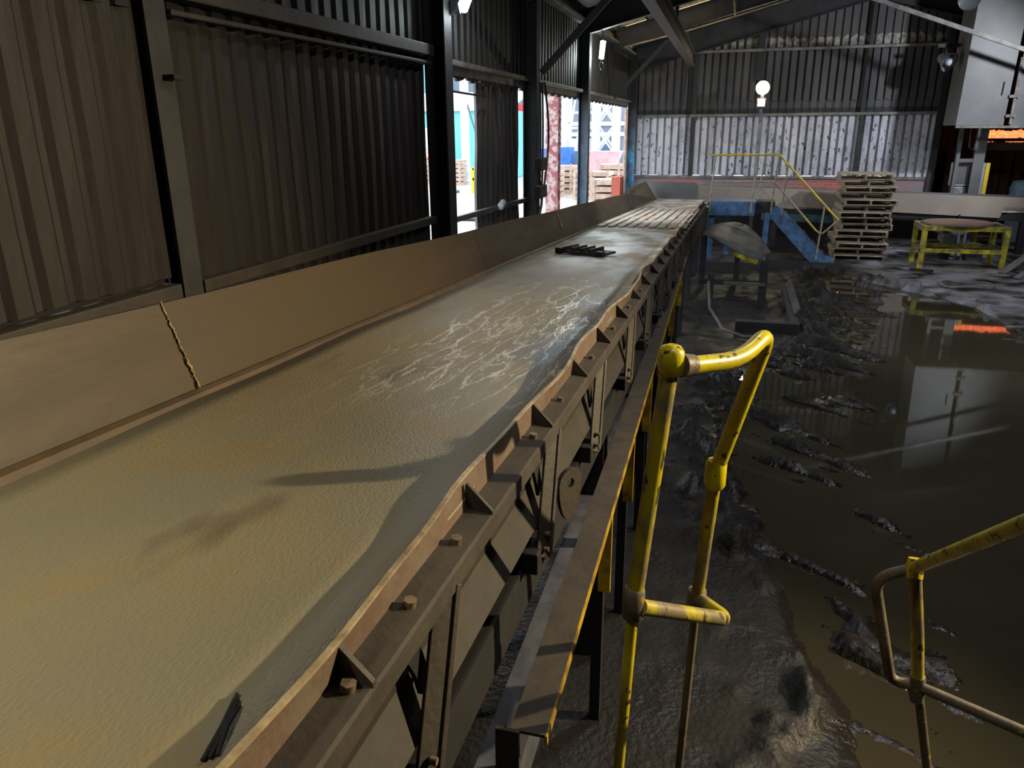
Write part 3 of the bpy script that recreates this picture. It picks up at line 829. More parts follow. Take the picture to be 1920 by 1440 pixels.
# discharge end
mb = MB()
mb.prism([cv(-1.60, 13.9, -0.02), cv(-1.70, 13.9, 0.27), cv(-1.80, 14.4, 0.33), cv(-1.93, 18.9, 0.40), cv(-1.66, 19.1, -0.03)], (-0.012, 0, 0))
mb.build('end_plate', M['board'], conv)
mb = MB(); mb.prism([cv(-1.95, 19.12, 0.0), cv(-0.73, 19.12, 0.0), cv(-0.73, 19.12, 0.34), cv(-0.80, 19.12, 0.38), cv(-1.90, 19.12, 0.40)], (0, 0.012, 0))
mb.build('end_plate', M['hood'], conv)
# right-hand rim: a bent lip, a shelf and a turned-down edge
def lip(y, j):
    b = 0.010 * math.sin(y * 3.3) + 0.007 * math.sin(y * 7.9 + 1) + 0.012 * math.exp(-((y - 1.22) / 0.16) ** 2) + 0.012 * math.exp(-((y - 4.3) / 0.4) ** 2)
    return (b if j in (1, 2) else 0, (0.006 * math.sin(y * 5.1) - 0.010 * math.exp(-((y - 1.25) / 0.2) ** 2)) if j in (1, 2) else 0)
mb = MB(); sweep(mb, [(-0.516, -0.045), (-0.516, 0.027), (-0.509, 0.027), (-0.509, -0.045)], CY0, CY1, 0.06, wob=lip)
rim = mb.build('rim', M['rim'], conv)
mb = MB(); sweep(mb, [(-0.5175, 0.024), (-0.5175, 0.0295), (-0.5075, 0.0295), (-0.5075, 0.024)], CY0, CY1, 0.06,
                 wob=lambda y, j: lip(y, 1))
mb.build('worn_edge', M['rimedge'], rim)
mb = MB(); sweep(mb, [(-0.514, -0.040), (-0.452, -0.048), (-0.446, -0.052), (-0.446, -0.092), (-0.454, -0.092), (-0.455, -0.056), (-0.514, -0.050)], CY0, CY1, 1.0)
mb.build('shelf', M['frame'], conv)
y = 0.245
gl = []
while y < 17:
    j = 0.012 * math.sin(y * 13)
    mb = MB(); yy = y + j
    mb.prism([cv(-0.511, yy, 0.016), cv(-0.505, yy, 0.018), cv(-0.449, yy, -0.040), cv(-0.447, yy, -0.094), cv(-0.462, yy, -0.100), cv(-0.511, yy, -0.055)], (0, 0.010, 0))
    mb.build('gusset', M['frame'], conv)
    y += 0.595
for y in (0.25 + 0.12, 0.81, 1.04, 1.28, 1.93, 2.30, 2.9, 3.5, 4.1, 4.7):
    c = cv(-0.480, y, -0.044)
    MB().tube([c, (c[0] + 0.002, c[1], c[2] + 0.013)], 0.0125, 6).build('bolt', M['bolt'], conv)
# side web below the shelf with its sloped skirt
mb = MB(); sweep(mb, [(-0.535, -0.05), (-0.520, -0.05), (-0.520, -0.24), (-0.475, -0.335), (-0.482, -0.345), (-0.535, -0.25)], CY0, CY1, 2.0)
mb.build('side_web', M['web'], conv)
mb = MB(); sweep(mb, [(-1.66, -0.05), (-1.63, -0.05), (-1.63, -0.34), (-1.66, -0.34)], CY0, CY1, 5.0)
mb.build('side_web', M['frame'], conv)
# drive struts, lugs and black crescents standing in for cast shadows
ST = [0.22, 1.17, 2.11, 3.03, 4.12, 5.1, 6.05, 7.0, 7.95, 8.9, 9.85, 10.8, 11.75, 12.7, 13.65, 14.6, 15.55, 16.5]
for y in ST:
    mb = MB()
    a, b = Vector(cv(-0.462, y, -0.085)), Vector(cv(-0.452, y - 0.17, -0.43))
    mb.bar(a, b, 0.056, 0.010, up=(0.80, -0.60, 0))
    mb.bar(a + Vector((0.010, 0.024, 0)), b + Vector((0.010, 0.024, 0)), 0.012, 0.026, up=(0.80, -0.60, 0))
    p = mb.build('strut', M['frame'], conv, bevel=0.002)
    if y < 9:
        for h in (0.80, 0.92):
            c = a.lerp(b, h)
            MB().tube([c + Vector((0.004, -0.010, 0)), c + Vector((0.018, -0.010, 0))], 0.008, 6).build('bolt', M['bolt'], p)
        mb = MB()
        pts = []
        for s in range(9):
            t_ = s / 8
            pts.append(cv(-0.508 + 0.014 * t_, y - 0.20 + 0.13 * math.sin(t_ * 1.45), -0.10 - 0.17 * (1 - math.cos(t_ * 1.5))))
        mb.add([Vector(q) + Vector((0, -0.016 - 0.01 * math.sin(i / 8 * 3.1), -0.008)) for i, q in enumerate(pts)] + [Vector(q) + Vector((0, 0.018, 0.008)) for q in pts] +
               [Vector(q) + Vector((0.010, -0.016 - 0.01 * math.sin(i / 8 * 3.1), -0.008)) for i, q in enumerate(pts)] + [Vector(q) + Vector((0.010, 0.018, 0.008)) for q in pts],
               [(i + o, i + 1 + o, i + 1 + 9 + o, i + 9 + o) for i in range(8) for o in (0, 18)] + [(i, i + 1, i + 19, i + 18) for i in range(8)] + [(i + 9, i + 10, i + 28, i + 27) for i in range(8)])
        mb.build('shadow_crescent', M['black'], conv)
        MB().obox(cv(-0.50, y - 0.17, -0.43), (0.045, 0, 0), (0, 0.05, 0), (0, 0, 0.035)).build('rubber_block', M['black'], conv, bevel=0.006)
        MB().obox(cv(-0.495, y + 0.04, -0.13), (0.018, 0, 0), (0, 0.035, 0), (0, 0, 0.004)).build('cleat', M['frame'], conv)
def lug(y):
    c = cv(-0.425, y, -0.30)
    mb = MB(); n = 20; R, r = 0.052, 0.017
    out, inn = [], []
    for i in range(n):
        a = 2 * math.pi * i / n
        ox, oz = R * math.cos(a), R * math.sin(a)
        if oz < 0: ox = math.copysign(min(abs(R * math.cos(a)) + 0.0, R), ox); oz = oz * 2.6
        out.append((c[0] + ox * 0.53, c[1] + ox * 0.85, c[2] + oz)); inn.append((c[0] + r * math.cos(a) * 0.53, c[1] + r * math.cos(a) * 0.85, c[2] + r * math.sin(a)))
    v = out + inn + [(p[0] - 0.012, p[1] + 0.0075, p[2]) for p in out + inn]
    f = []
    for i in range(n):
        j = (i + 1) % n
        f += [(i, j, n + j, n + i), (2 * n + i, 3 * n + i, 3 * n + j, 2 * n + j), (i, 2 * n + i, 2 * n + j, j), (n + i, n + j, 3 * n + j, 3 * n + i)]
    mb.add(v, f)
    return mb
for y in (2.22, 6.2): lug(y).build('lifting_lug', M['frame'], conv)
# base frame and legs
for x in (-0.58, -1.62):
    mb = MB(); sweep(mb, [(x - 0.07, -0.46), (x + 0.075, -0.46), (x + 0.075, -0.62), (x - 0.07, -0.62)], CY0, CY1, 4)
    mb.build('base_beam', M['black'], conv)
for y in (-1.0, 1.2, 3.6, 6.0, 8.4, 10.8, 13.2, 15.6, 17.3):
    for x in (-0.58, -1.62):
        c = cv(x, y, -0.62)
        MB().ibeam((c[0], c[1], c[2]), (c[0], c[1], 0.0), 0.14, 0.14, 0.012, up=(0, 1, 0)).build('leg', M['soot'], conv)
    if y > 6:
        c = cv(-1.1, y, -0.56); MB().bar((c[0] - 0.45, y, c[2]), (c[0] + 0.45, y, c[2]), 0.10, 0.10).build('cross_member', M['soot'], conv)

# the channel beside it, with its yellow hangers
ch = thing('side_channel', (-0.45, 5.5, 0.0), 'brown steel channel with worn yellow edge lying alongside the conveyor', 'channel')
A0, B0 = Vector((-0.455, 1.70, 1.20)), Vector((-0.60, 10.1, 1.33))
dirc = (B0 - A0).normalized()
mb = MB(); mb.bar(A0, B0, 0.105, 0.010); mb.bar(A0 + Vector((-0.048, 0, -0.045)), B0 + Vector((-0.048, 0, -0.045)), 0.009, 0.09)
mb.build('channel', M['chan'], ch)
mb = MB(); mb.bar(A0 + Vector((0.053, 0.0, -0.013)), B0 + Vector((0.053, 0, -0.013)), 0.008, 0.032)
mb.build('yellow_edge', M['chanedge'], ch)
mb = MB(); mb.bar(A0 + Vector((-0.105, -0.03, -0.26)), B0 + Vector((-0.105, 0, -0.26)), 0.13, 0.16)
mb.build('lower_beam', M['galvdark'], ch)
mb = MB(); mb.obox(A0 + Vector((-0.055, -0.02, -0.09)), (0.035, 0.0, 0), (0, 0.006, 0), (0.0, 0, 0.11)); mb.obox(A0 + Vector((-0.085, 0.01, -0.12)), (0.006, 0, 0), (0, 0.035, 0), (0, 0, 0.10))
mb.build('end_plate', M['chan'], ch)
for y in (3.05, 3.95, 5.0, 6.2, 7.5, 8.8):
    q = A0 + dirc * ((y - A0.y) / dirc.y)
    MB().obox((q.x + 0.030, q.y, q.z - 0.21), (0.028, 0, 0), (0, 0.012, 0), (0, 0, 0.20)).build('hanger_plate', M['chanedge'], ch)
    MB().bar((q.x + 0.0, q.y + 0.03, q.z - 0.05), (q.x + 0.0, q.y + 0.03, 0.0), 0.05, 0.05, up=(0, 1, 0)).build('leg', M['soot'], ch)
# things lying on the deck
t = thing('iron_casting', cv(-1.13, 6.42, -0.016), 'black ribbed iron casting lying flat on the conveyor deck', 'casting')
def onb(x, y, w): return cv(x, y, w - 0.016)
ux = Vector((1, -0.42, 0)).normalized(); uy = Vector((0.42, 1, 0)).normalized()
c0 = Vector(cv(-1.13, 6.42, -0.012))
MB().obox(c0 + Vector((0, 0, 0.018)), ux * 0.22, uy * 0.12, (0, 0, 0.010)).build('plate', M['scrap'], t, bevel=0.004)
for i in (-1, 0, 1, 2):
    MB().obox(c0 + ux * (-0.07 + 0.085 * i) + Vector((0, 0, 0.042)), ux * 0.010, uy * 0.11, (0, 0, 0.018)).build('rib', M['scrap'], t, bevel=0.003)
for sx in (-1, 1):
    MB().obox(c0 + ux * 0.20 * sx + uy * -0.10 + Vector((0, 0, 0.025)), ux * 0.035, uy * 0.03, (0, 0, 0.025)).build('foot', M['scrap'], t, bevel=0.004)
t = thing('burnt_stick', cv(-0.58, 0.66, -0.02), 'short charred bundle of sticks on the near corner of the conveyor deck', 'stick')
for i in range(3):
    o = 0.006 * (i - 1)
    MB().tube([cv(-0.563 + o, 0.605 + 0.006 * i, -0.012), cv(-0.575 + o * 0.4, 0.66, -0.006), cv(-0.592 + o * 1.5, 0.722 - 0.01 * i, -0.010)], [0.003, 0.0042, 0.0025], 6).build('twig', M['black'], t)
for i, (x, y) in enumerate(((-1.25, 3.36), (-0.93, 2.0), (-1.33, 1.65), (-1.0, 4.6))):
    pass

# ================================================================== HANDRAILS OF THE STEPS
def bend(pts, r=0.06, n=6):
    """round the corners of a polyline"""
    pts = [Vector(p) for p in pts]
    out = [pts[0]]
    for i in range(1, len(pts) - 1):
        a, b, c = pts[i - 1], pts[i], pts[i + 1]
        d1 = (a - b); d2 = (c - b)
        q = min(r, d1.length * 0.48, d2.length * 0.48)
        p1 = b + d1.normalized() * q; p2 = b + d2.normalized() * q
        for s in range(n + 1):
            t_ = s / n
            out.append(p1 * (1 - t_) ** 2 + b * 2 * t_ * (1 - t_) + p2 * t_ ** 2)
    out.append(pts[-1])
    return out
R48 = 0.0225
hr = thing('step_handrail', (-0.1, 2.0, 0.0), 'yellow tubular handrail with looped top standing beside the conveyor', 'handrail', 'handrails of the near steps')
ball = Vector((-0.123, 1.81, 2.318)); j1 = Vector((-0.183, 1.802, 1.621)); b1 = Vector((-0.255, 1.835, 0.02))
MB().tube([ball, j1], R48, 16).build('post', M['yelworn'], hr)
MB().tube([j1, Vector((-0.210, 1.866, 0.98)), Vector((-0.255, 1.90, 0.03))], 0.0165, 14).build('post', M['yellow'], hr)
MB().tube([ball + Vector((0.002, 0, -0.040)), ball + Vector((0.002, 0, -0.025)), ball + Vector((0, 0, -0.004)), ball + Vector((0, 0, 0.018)), ball + Vector((0, 0, 0.030)), ball + Vector((0, 0, 0.035))],
          [0.027, 0.031, 0.034, 0.032, 0.024, 0.012], 16).build('corner_fitting', M['yellow'], hr)
MB().tube([j1 + Vector((0, 0, -0.05)), j1 + Vector((0, 0, -0.042)), j1 + Vector((0, 0, 0.042)), j1 + Vector((0, 0, 0.05))], [0.022, 0.030, 0.030, 0.024], 16).build('tee_fitting', M['greypipe'], hr)
j2 = Vector((0.004, 2.182, 1.862)); j3 = Vector((-0.022, 2.27, 1.35)); b2 = Vector((-0.05, 2.36, 0.03))
top = bend([ball + Vector((0.03, 0.0, -0.018)), (0.045, 1.99, 2.275), (0.118, 2.14, 2.325), j2], 0.085, 8)
MB().tube(top, R48, 16).build('top_rail', M['yellow'], hr)
MB().tube([ball + Vector((0.026, 0.005, -0.018)), ball + Vector((0.052, 0.03, -0.022))], [0.030, 0.027], 16).build('collar', M['greypipe'], hr)
MB().tube([j2 + Vector((0.0, 0.0, -0.05)), j2 + Vector((0, 0, -0.04)), j2 + Vector((0.0, 0, 0.03)), j2 + Vector((0.0, 0, 0.04))], [0.026, 0.032, 0.032, 0.026], 16).build('tee_fitting', M['yellow'], hr)
MB().tube([j2, j3], R48 * 0.93, 16).build('post', M['yelworn'], hr)
MB().tube([j3, b2], 0.0145, 12).build('post', M['greypipe'], hr)
MB().tube([j3 + Vector((0, 0, -0.06)), j3 + Vector((0, 0, -0.02)), j3 + Vector((0, 0, 0.04))], [0.022, 0.033, 0.030], 14).build('tee_fitting', M['greypipe'], hr)
MB().tube(bend([j1 + Vector((0.02, 0, -0.01)), (0.075, 2.10, 1.41), j3 + Vector((0.0, 0.0, 0.01))], 0.05, 7), R48, 16).build('mid_rail', M['yelworn'], hr)
for b in ((-0.255, 1.90), (-0.05, 2.36)):
    MB().cyl((b[0], b[1], 0.0), (b[0], b[1], 0.09), 0.05, 16).build('foot', M['greypipe'], hr)

hr = thing('step_handrail', (0.75, 2.4, 0.0), 'yellow tubular handrail at the right edge above the brown flood water', 'handrail', 'handrails of the near steps')
A = Vector((0.657, 2.455, 1.473)); B = Vector((0.653, 1.45, 2.227))
MB().tube([A, B], 0.021, 16).build('top_rail', M['yellow'], hr)
MB().tube([A + Vector((0, -0.02, -0.03)), A + Vector((0, 0, 0.0)), A + Vector((0, 0.01, 0.03))], [0.024, 0.030, 0.022], 14).build('tee_fitting', M['yellow'], hr)
P1 = Vector((0.735, 2.466, 1.012)); P2 = Vector((0.823, 2.491, 0.651))
MB().tube([A, Vector((0.700, 2.455, 1.23)), P1], 0.0205, 14).build('post', M['yelworn'], hr)
MB().tube([P1, P2, (0.93, 2.52, 0.03)], 0.0155, 12).build('post', M['greypipe'], hr)
MB().tube(bend([A, (0.545, 2.465, 1.410), (0.655, 2.49, 0.995), P1, (1.15, 2.18, 1.06)], 0.07, 7), 0.0185, 14).build('mid_rail', M['greypipe'], hr)
MB().tube([P1 + Vector((-0.005, 0, 0.04)), P1 + Vector((0, 0, -0.02)), P1 + Vector((0.005, 0, -0.06))], [0.024, 0.028, 0.022], 14).build('tee_fitting', M['greypipe'], hr)
MB().cyl((0.93, 2.52, 0.0), (0.93, 2.52, 0.09), 0.05, 16).build('foot', M['greypipe'], hr)
MB().tube([(1.15, 2.18, 1.06), (1.15, 2.16, 0.03)], 0.0185, 12).build('post', M['greypipe'], hr)

# ================================================================== FAR END OF THE HALL
# cross conveyor along the far wall
cc = thing('cross_conveyor', (2.5, 20.2, 0.0), 'long low conveyor with plain grey side plate running along the far wall', 'conveyor')
def ccz(x): return 1.50 - 0.027 * (x + 0.9)
mb = MB(); mb.prism([(-0.92, 19.62, ccz(-0.9)), (8.4, 19.62, ccz(8.4)), (8.4, 19.62, ccz(8.4) - 0.22), (5.72, 19.62, ccz(5.7) - 0.22), (5.66, 19.62, ccz(5.7) - 0.46), (-0.88, 19.62, ccz(-0.9) - 0.38)][::-1], (0, 0.012, 0))
mb.build('side_plate', M['hoodwarm'], cc)
mb = MB(); mb.box(-2.2, 8.4, 19.68, 20.85, 0.98, 1.02); mb.build('belt', M['belt'], cc)
mb = MB(); mb.prism([(-2.3, 20.9, 1.46), (8.4, 20.9, 1.22), (8.4, 20.9, 0.8), (-2.3, 20.9, 1.0)][::-1], (0, 0.012, 0)); mb.build('side_plate', M['hood'], cc)
mb = MB(); mb.bar((-0.9, 19.75, 0.98), (8.4, 19.75, 0.82), 0.12, 0.14); mb.build('base_beam', M['soot'], cc)
mb = MB(); mb.bar((0.6, 19.60, 0.80), (2.6, 19.60, 0.74), 0.05, 0.16); mb.build('guard_panel', M['teal'], cc)
for x in (-0.6, 0.9, 2.0, 3.4, 4.8, 6.2):
    MB().box(x - 0.07, x + 0.07, 19.70, 19.84, 0.0, 0.90).build('leg', M['soot'], cc)
    MB().bar((x + 0.05, 19.6, ccz(x) - 0.42), (x + 0.05, 19.6, ccz(x) - 0.56), 0.02, 0.10, up=(0, 1, 0)).build('bracket', M['soot'], cc)

# blue crossing platform with stairs
pf = thing('crossover_stairs', (0.4, 17.9, 0.0), 'blue steel platform and stairs with yellow handrails at the far conveyor end', 'stairs')
mb = MB(); mb.box(-0.60, 0.40, 17.5, 18.35, 1.26, 1.30); mb.build('platform', M['blue'], pf)
mb = MB(); mb.box(-0.56, 0.38, 17.46, 17.50, 1.04, 1.32); mb.build('fascia', M['blue'], pf)
mb = MB(); mb.box(-0.56, 0.38, 17.40, 17.46, 1.03, 1.09); mb.build('fascia_flange', M['blue'], pf)
mb = MB(); mb.box(0.40, 0.80, 17.75, 18.4, 1.06, 1.30); mb.build('landing', M['soot'], pf)
for x, y, m, z1 in ((-0.50, 17.6, 'blue', 1.26), (-0.15, 18.2, 'blue', 1.26), (0.66, 17.75, 'blue', 1.08), (0.66, 18.35, 'blue', 1.08)):
    MB().ibeam((x, y, 0), (x, y, z1), 0.11, 0.11, 0.012, up=(0, 1, 0)).build('leg', M[m], pf)
for y in (17.72, 18.38):
    MB().prism([(0.74, y, 1.20), (0.98, y, 1.12), (1.98, y, 0.13), (2.02, y, 0.0), (1.66, y, 0.0), (0.70, y, 1.0)], (0, 0.02, 0)).build('stringer', M['blue'], pf)
for i in range(5):
    x = 0.86 + 0.21 * i; z = 1.02 - 0.205 * i
    MB().box(x, x + 0.22, 17.74, 18.38, z, z + 0.03).build('tread', M['soot'], pf)
MB().box(1.62, 2.12, 17.62, 18.42, 0.0, 0.10).build('foot_plate', M['blue'], pf)
YR = 17.48
def rail(pts, m, nm, r=0.019, mat2=None): return MB().tube(pts, r, 10).build(nm, M[m], pf)
rail([(-0.60, YR, 2.275), (0.78, YR, 2.285)], 'railyel', 'top_rail', 0.021)
rail([(0.78, YR, 2.285), (1.80, 17.68, 1.25), (2.10, 17.68, 0.95)], 'railyel', 'top_rail', 0.023)
rail([(-0.55, YR, 1.72), (0.72, YR, 1.74), (1.55, 17.68, 0.86)], 'galvrail', 'mid_rail')
rail([(1.22, 17.62, 1.21), (1.68, 17.68, 0.72)], 'railyel', 'mid_rail', 0.021)
rail(bend([(1.68, 17.68, 0.72), (1.80, 17.68, 0.64), (2.08, 17.68, 0.93)], 0.08), 'galvrail', 'mid_rail')
for a, b in (((-0.51, YR, 2.27), (-0.56, 17.45, 1.06)), ((0.355, YR, 2.28), (0.30, 17.45, 1.06)), ((0.52, 18.3, 2.25), (0.46, 18.3, 1.30)),
             ((0.78, YR, 2.28), (0.72, 17.72, 1.10)), ((0.98, 17.62, 2.06), (0.94, 17.70, 1.02)), ((1.80, 17.68, 1.24), (1.74, 17.68, 0.08))):
    rail([a, b], 'galvrail', 'post')
rail([(0.46, 18.3, 2.26), (0.80, 18.38, 2.27), (1.85, 18.38, 1.2)], 'galvrail', 'top_rail')

# stack of pallets
def pallet_parts(root):
    mb = MB()
    for i in range(7):
        y = -0.5 + i * 0.1505
        mb.box(-0.52, 0.52, y, y + 0.095, 0.104, 0.124)
    mb.build('top_boards', M['wood'], root)
    for x in (-0.50, 0.0, 0.50):
        MB().box(x - 0.02, x + 0.02, -0.5, 0.5, 0.020, 0.104).build('stringer', M['woodbrn'], root)
    mb = MB()
    for y in (-0.5, -0.05, 0.40):
        mb.box(-0.52, 0.52, y, y + 0.10, 0.0, 0.020)
    mb.build('bottom_boards', M['woodbrn'], root)
GP = 'pallets stacked in the tall pile by the far stairs'
pal0 = thing('timber_pallet', (2.66, 18.62, 0.0), 'bottom timber pallet of the tall stack, standing on the wet floor', 'pallet', GP)
pal0.location = (0, 0, 0)
pallet_parts(pal0)
pal0.location = (2.66, 18.62, 0.03)
ordn = ['second', 'third', 'fourth', 'fifth', 'sixth', 'seventh', 'eighth', 'ninth', 'tenth', 'eleventh', 'twelfth', 'thirteenth', 'fourteenth', 'fifteenth']
dxs = [0.02, -0.03, 0.03, -0.05, 0.02, 0.06, 0.03, -0.02, 0.02, 0.10, -0.02, 0.08, 0.0, -0.04]
dys = [0.0, 0.03, -0.03, 0.04, 0.0, 0.05, 0.02, -0.05, 0.02, -0.03, 0.04, -0.02, 0.0, -0.02]
NP = 14
for i in range(1, NP):
    lab = '%s timber pallet from the bottom of the tall stack beside the far stairs' % ordn[i - 1]
    if i == NP - 1: lab = 'topmost pale timber pallet of the tall stack beside the far stairs'
    dup(pal0, (2.66 + dxs[i], 18.62 + dys[i], 0.03 + 0.1325 * i), math.radians(random.uniform(-3.5, 3.5)), lab)

# yellow table with a rusty disc on top
tb = thing('work_table', (4.45, 17.75, 0.0), 'dirty yellow steel frame table standing on the far floor', 'table')
x0, x1, y0, y1, H_ = 3.72, 5.20, 17.35, 18.2, 0.92
for x in (x0, x1):
    for y in (y0, y1):
        MB().box(x - 0.048, x + 0.048, y - 0.045, y + 0.045, 0, H_ - 0.10).build('leg', M['tableyel'], tb, bevel=0.006)
for (a, b) in (((x0 - 0.048, y0), (x1 + 0.048, y0)), ((x0 - 0.048, y1), (x1 + 0.048, y1))):
    MB().box(a[0], b[0], a[1] - 0.05, a[1] + 0.05, H_ - 0.10, H_).build('top_rail', M['tableyel'], tb, bevel=0.006)
    MB().box(a[0], b[0], a[1] - 0.05, a[1] + 0.05, 0.38, 0.46).build('lower_rail', M['tableyel'], tb, bevel=0.006)
for x in (x0, x1):
    MB().box(x - 0.05, x + 0.05, y0 + 0.05, y1 - 0.05, H_ - 0.12, H_ - 0.002).build('top_rail', M['woodbrn'], tb, bevel=0.006)
    MB().box(x - 0.05, x + 0.05, y0 + 0.05, y1 - 0.05, 0.37, 0.47).build('lower_rail', M['woodbrn'], tb, bevel=0.006)
mb = MB()
for i in range(6):
    mb.box(x0 + 0.06, x1 - 0.06, y0 + 0.08 + i * 0.13, y0 + 0.19 + i * 0.13, H_ - 0.06, H_ - 0.02)
mb.build('slats', M['soot'], tb)
o = MB().tube([(4.40, 17.80, 0.925), (4.40, 17.80, 0.955)], 0.66, 48).build('steel_disc', M['rust'], bevel=0.004)
for p in o.data.polygons: p.use_smooth = False
tag(o, 'large round rusty steel disc lying on the yellow table', 'disc')
# machinery behind the table
pm = thing('dust_blower', (4.6, 18.9, 0.0), 'grey hopper and blower standing in the dark behind the yellow table', 'blower')
MB().prism([(4.10, 18.6, 0.82), (5.05, 18.6, 0.82), (5.05, 18.6, 0.74), (4.72, 18.6, 0.60), (4.40, 18.6, 0.62)][::-1], (0, 0.5, 0)).build('hopper', M['hood'], pm)
MB().tube([(4.47, 18.55, 0.50), (4.47, 19.0, 0.50)], 0.13, 20).build('motor', M['galv'], pm)
MB().box(4.40, 4.54, 18.62, 18.95, 0.0, 0.38).build('pedestal', M['soot'], pm)
for x in (4.66, 4.78):
    MB().cyl((x, 18.62, 0.0), (x, 18.62, 0.66), 0.03, 12).build('pipe', M['galv'], pm)
MB().box(4.86, 5.16, 18.5, 18.9, 0.0, 0.40).build('control_box', M['hood'], pm, bevel=0.01)
o = MB().bar((4.02, 17.06, 0.08), (5.22, 16.98, 0.08), 0.10, 0.09).build('timber_beam', M['wood_beam'], bevel=0.008)
tag(o, 'pale grey timber lying on the mud in front of the yellow table', 'timber')
scr = [((5.05, 16.75, 0.10), (5.65, 17.15, 0.50), 0.16, 'scrap board propped against the yellow table leg'),
       ((5.20, 16.36, 0.09), (5.55, 16.60, 0.30), 0.12, 'scrap board lying nearest the grey right-hand post'),
       ((4.75, 16.72, 0.08), (5.12, 16.45, 0.12), 0.10, 'short pale scrap board flat on the mud before the table'),
       ((5.50, 16.95, 0.10), (5.85, 16.6, 0.16), 0.10, 'splintered scrap board at the foot of the grey post')]
for a, b, wd, lab in scr:
    o = MB().bar(a, b, wd, 0.03).build('scrap_board', M['plank'], bevel=0.003)
    tag(o, lab, 'board', 'scrap boards by the right-hand post')
o = MB().tube([(4.12 + 0.42 * math.cos(a) , 15.35 + 0.30 * math.sin(a), 0.105 + 0.02 * math.sin(3 * a)) for a in [2 * math.pi * i / 28 for i in range(28)]], 0.022, 8, closed=True).build('hose_loop', M['plank'])
tag(o, 'loop of grey hose lying on the far mud in front of the table', 'hose')
o = MB().bar((3.45, 16.9, 0.10), (3.85, 16.75, 0.10), 0.07, 0.05).build('scrap_lump', M['scrap'])
tag(o, 'black scrap bar on the mud by the left leg of the yellow table', 'scrap')
# litter on the right-hand mud
lit = [(3.55, 14.55, 0.30, 20), (4.1, 14.0, 0.36, -30), (4.5, 13.2, 0.22, 60), (4.0, 12.2, 0.30, 10), (4.85, 14.6, 0.4, -10), (3.3, 16.1, 0.34, 12), (2.7, 16.9, 0.3, -16)]
pls = ['nearest the orange reflection', 'left of the hose loop', 'between the hose loop and the right edge', 'at the right shore of the flood water', 'right of the hose loop', 'before the pallet stack', 'at the foot of the pallet stack']
for (x, y, l, a), p in zip(lit, pls):
    ca, sa = math.cos(math.radians(a)), math.sin(math.radians(a))
    o = MB().bar((x - l / 2 * ca, y - l / 2 * sa, 0.085), (x + l / 2 * ca, y + l / 2 * sa, 0.095), 0.05, 0.03).build('mud_stick', M['plank'], bevel=0.004)
    tag(o, 'grey stick on the mud ' + p, 'stick', 'sticks on the far mud')
# galvanised posts at the right edge
t = thing('angle_post', (5.62, 16.9, 0.0), 'pale galvanised angle post standing at the right edge of the hall', 'post')
MB().box(5.62, 5.74, 17.0, 17.02, 0, 1.32).build('flange', M['galv'], t); MB().box(5.73, 5.75, 16.88, 17.02, 0, 1.32).build('flange', M['galv'], t)
MB().bar((5.60, 16.55, 0.02), (5.86, 16.95, 0.62), 0.05, 0.03, up=(0, 1, 0)).build('brace', M['galv'], t)
t = thing('gate_panel', (6.1, 17.3, 0.0), 'dark plate on a frame behind the galvanised angle post', 'panel')
MB().box(5.80, 7.2, 17.3, 17.34, 0.05, 1.18).build('plate', M['soot'], t); MB().box(5.86, 5.92, 17.24, 17.30, 0, 1.2).build('frame', M['galv'], t)

# hood, cabinet and posts at the far right
hd = thing('fume_hood', (5.8, 20.0, 2.82), 'big plain grey sheet-metal hood hanging at the top right', 'hood')
mb = MB(); mb.prism([(4.56, 20.0, 2.83), (5.50, 20.0, 2.82), (5.56, 20.0, 5.3), (4.62, 20.0, 5.9)][::-1], (0, 0.02, 0)); mb.build('front_sheet', M['hood'], hd)
mb = MB(); mb.prism([(5.62, 20.02, 2.81), (7.6, 20.02, 2.80), (7.6, 20.02, 4.9), (5.66, 20.02, 5.3)][::-1], (0, 0.02, 0)); mb.build('front_sheet', M['hood'], hd)
mb = MB(); mb.prism([(4.56, 20.02, 2.83), (4.62, 20.02, 5.9), (4.62, 21.2, 5.9), (4.56, 21.2, 2.83)], (0.015, 0, 0)); mb.build('side_sheet', M['hood'], hd)
mb = MB(); mb.bar((5.62, 19.99, 2.85), (5.62, 19.99, 4.2), 0.05, 0.05, up=(0, 1, 0)); mb.build('hinge_bar', M['plank'], hd)
for z in (3.02, 3.42): MB().obox((5.60, 19.96, z), (0.10, 0, 0), (0, 0.02, 0), (0, 0, 0.03)).build('latch', M['plank'], hd)
MB().bar((5.36, 19.98, 3.45), (5.37, 19.98, 3.72), 0.02, 0.02, up=(0, 1, 0)).build('handle', M['black'], hd)
mb = MB(); mb.bar((4.56, 19.99, 2.80), (7.6, 19.99, 2.77), 0.04, 0.05); mb.build('bottom_edge', M['plank'], hd)
ps = thing('hood_support', (5.27, 21.1, 0.0), 'grey steel uprights carrying the hood at the far right', 'support')
for x, wd in ((4.96, 0.08), (5.41, 0.23)):
    MB().ibeam((x, 21.1, 0.0), (x, 21.1, 2.86), wd, 0.14, 0.014, up=(0, 1, 0)).build('upright', M['hood'], ps)
MB().bar((4.96, 21.08, 2.04), (5.41, 21.08, 2.04), 0.06, 0.08).build('crossbar', M['hood'], ps)
MB().tube([(5.14, 21.05, 2.80), (5.16, 21.05, 2.34), (5.28, 21.05, 2.27), (5.31, 21.05, 2.6)], 0.012, 6).build('wire', M['plank'], ps)
cb = thing('switch_cabinet', (5.3, 21.3, 0.0), 'grey electrical cabinet with yellow edge above the cross conveyor', 'cabinet')
MB().box(4.95, 5.45, 21.26, 21.52, 1.44, 1.98).build('box', M['cab'], cb, bevel=0.008)
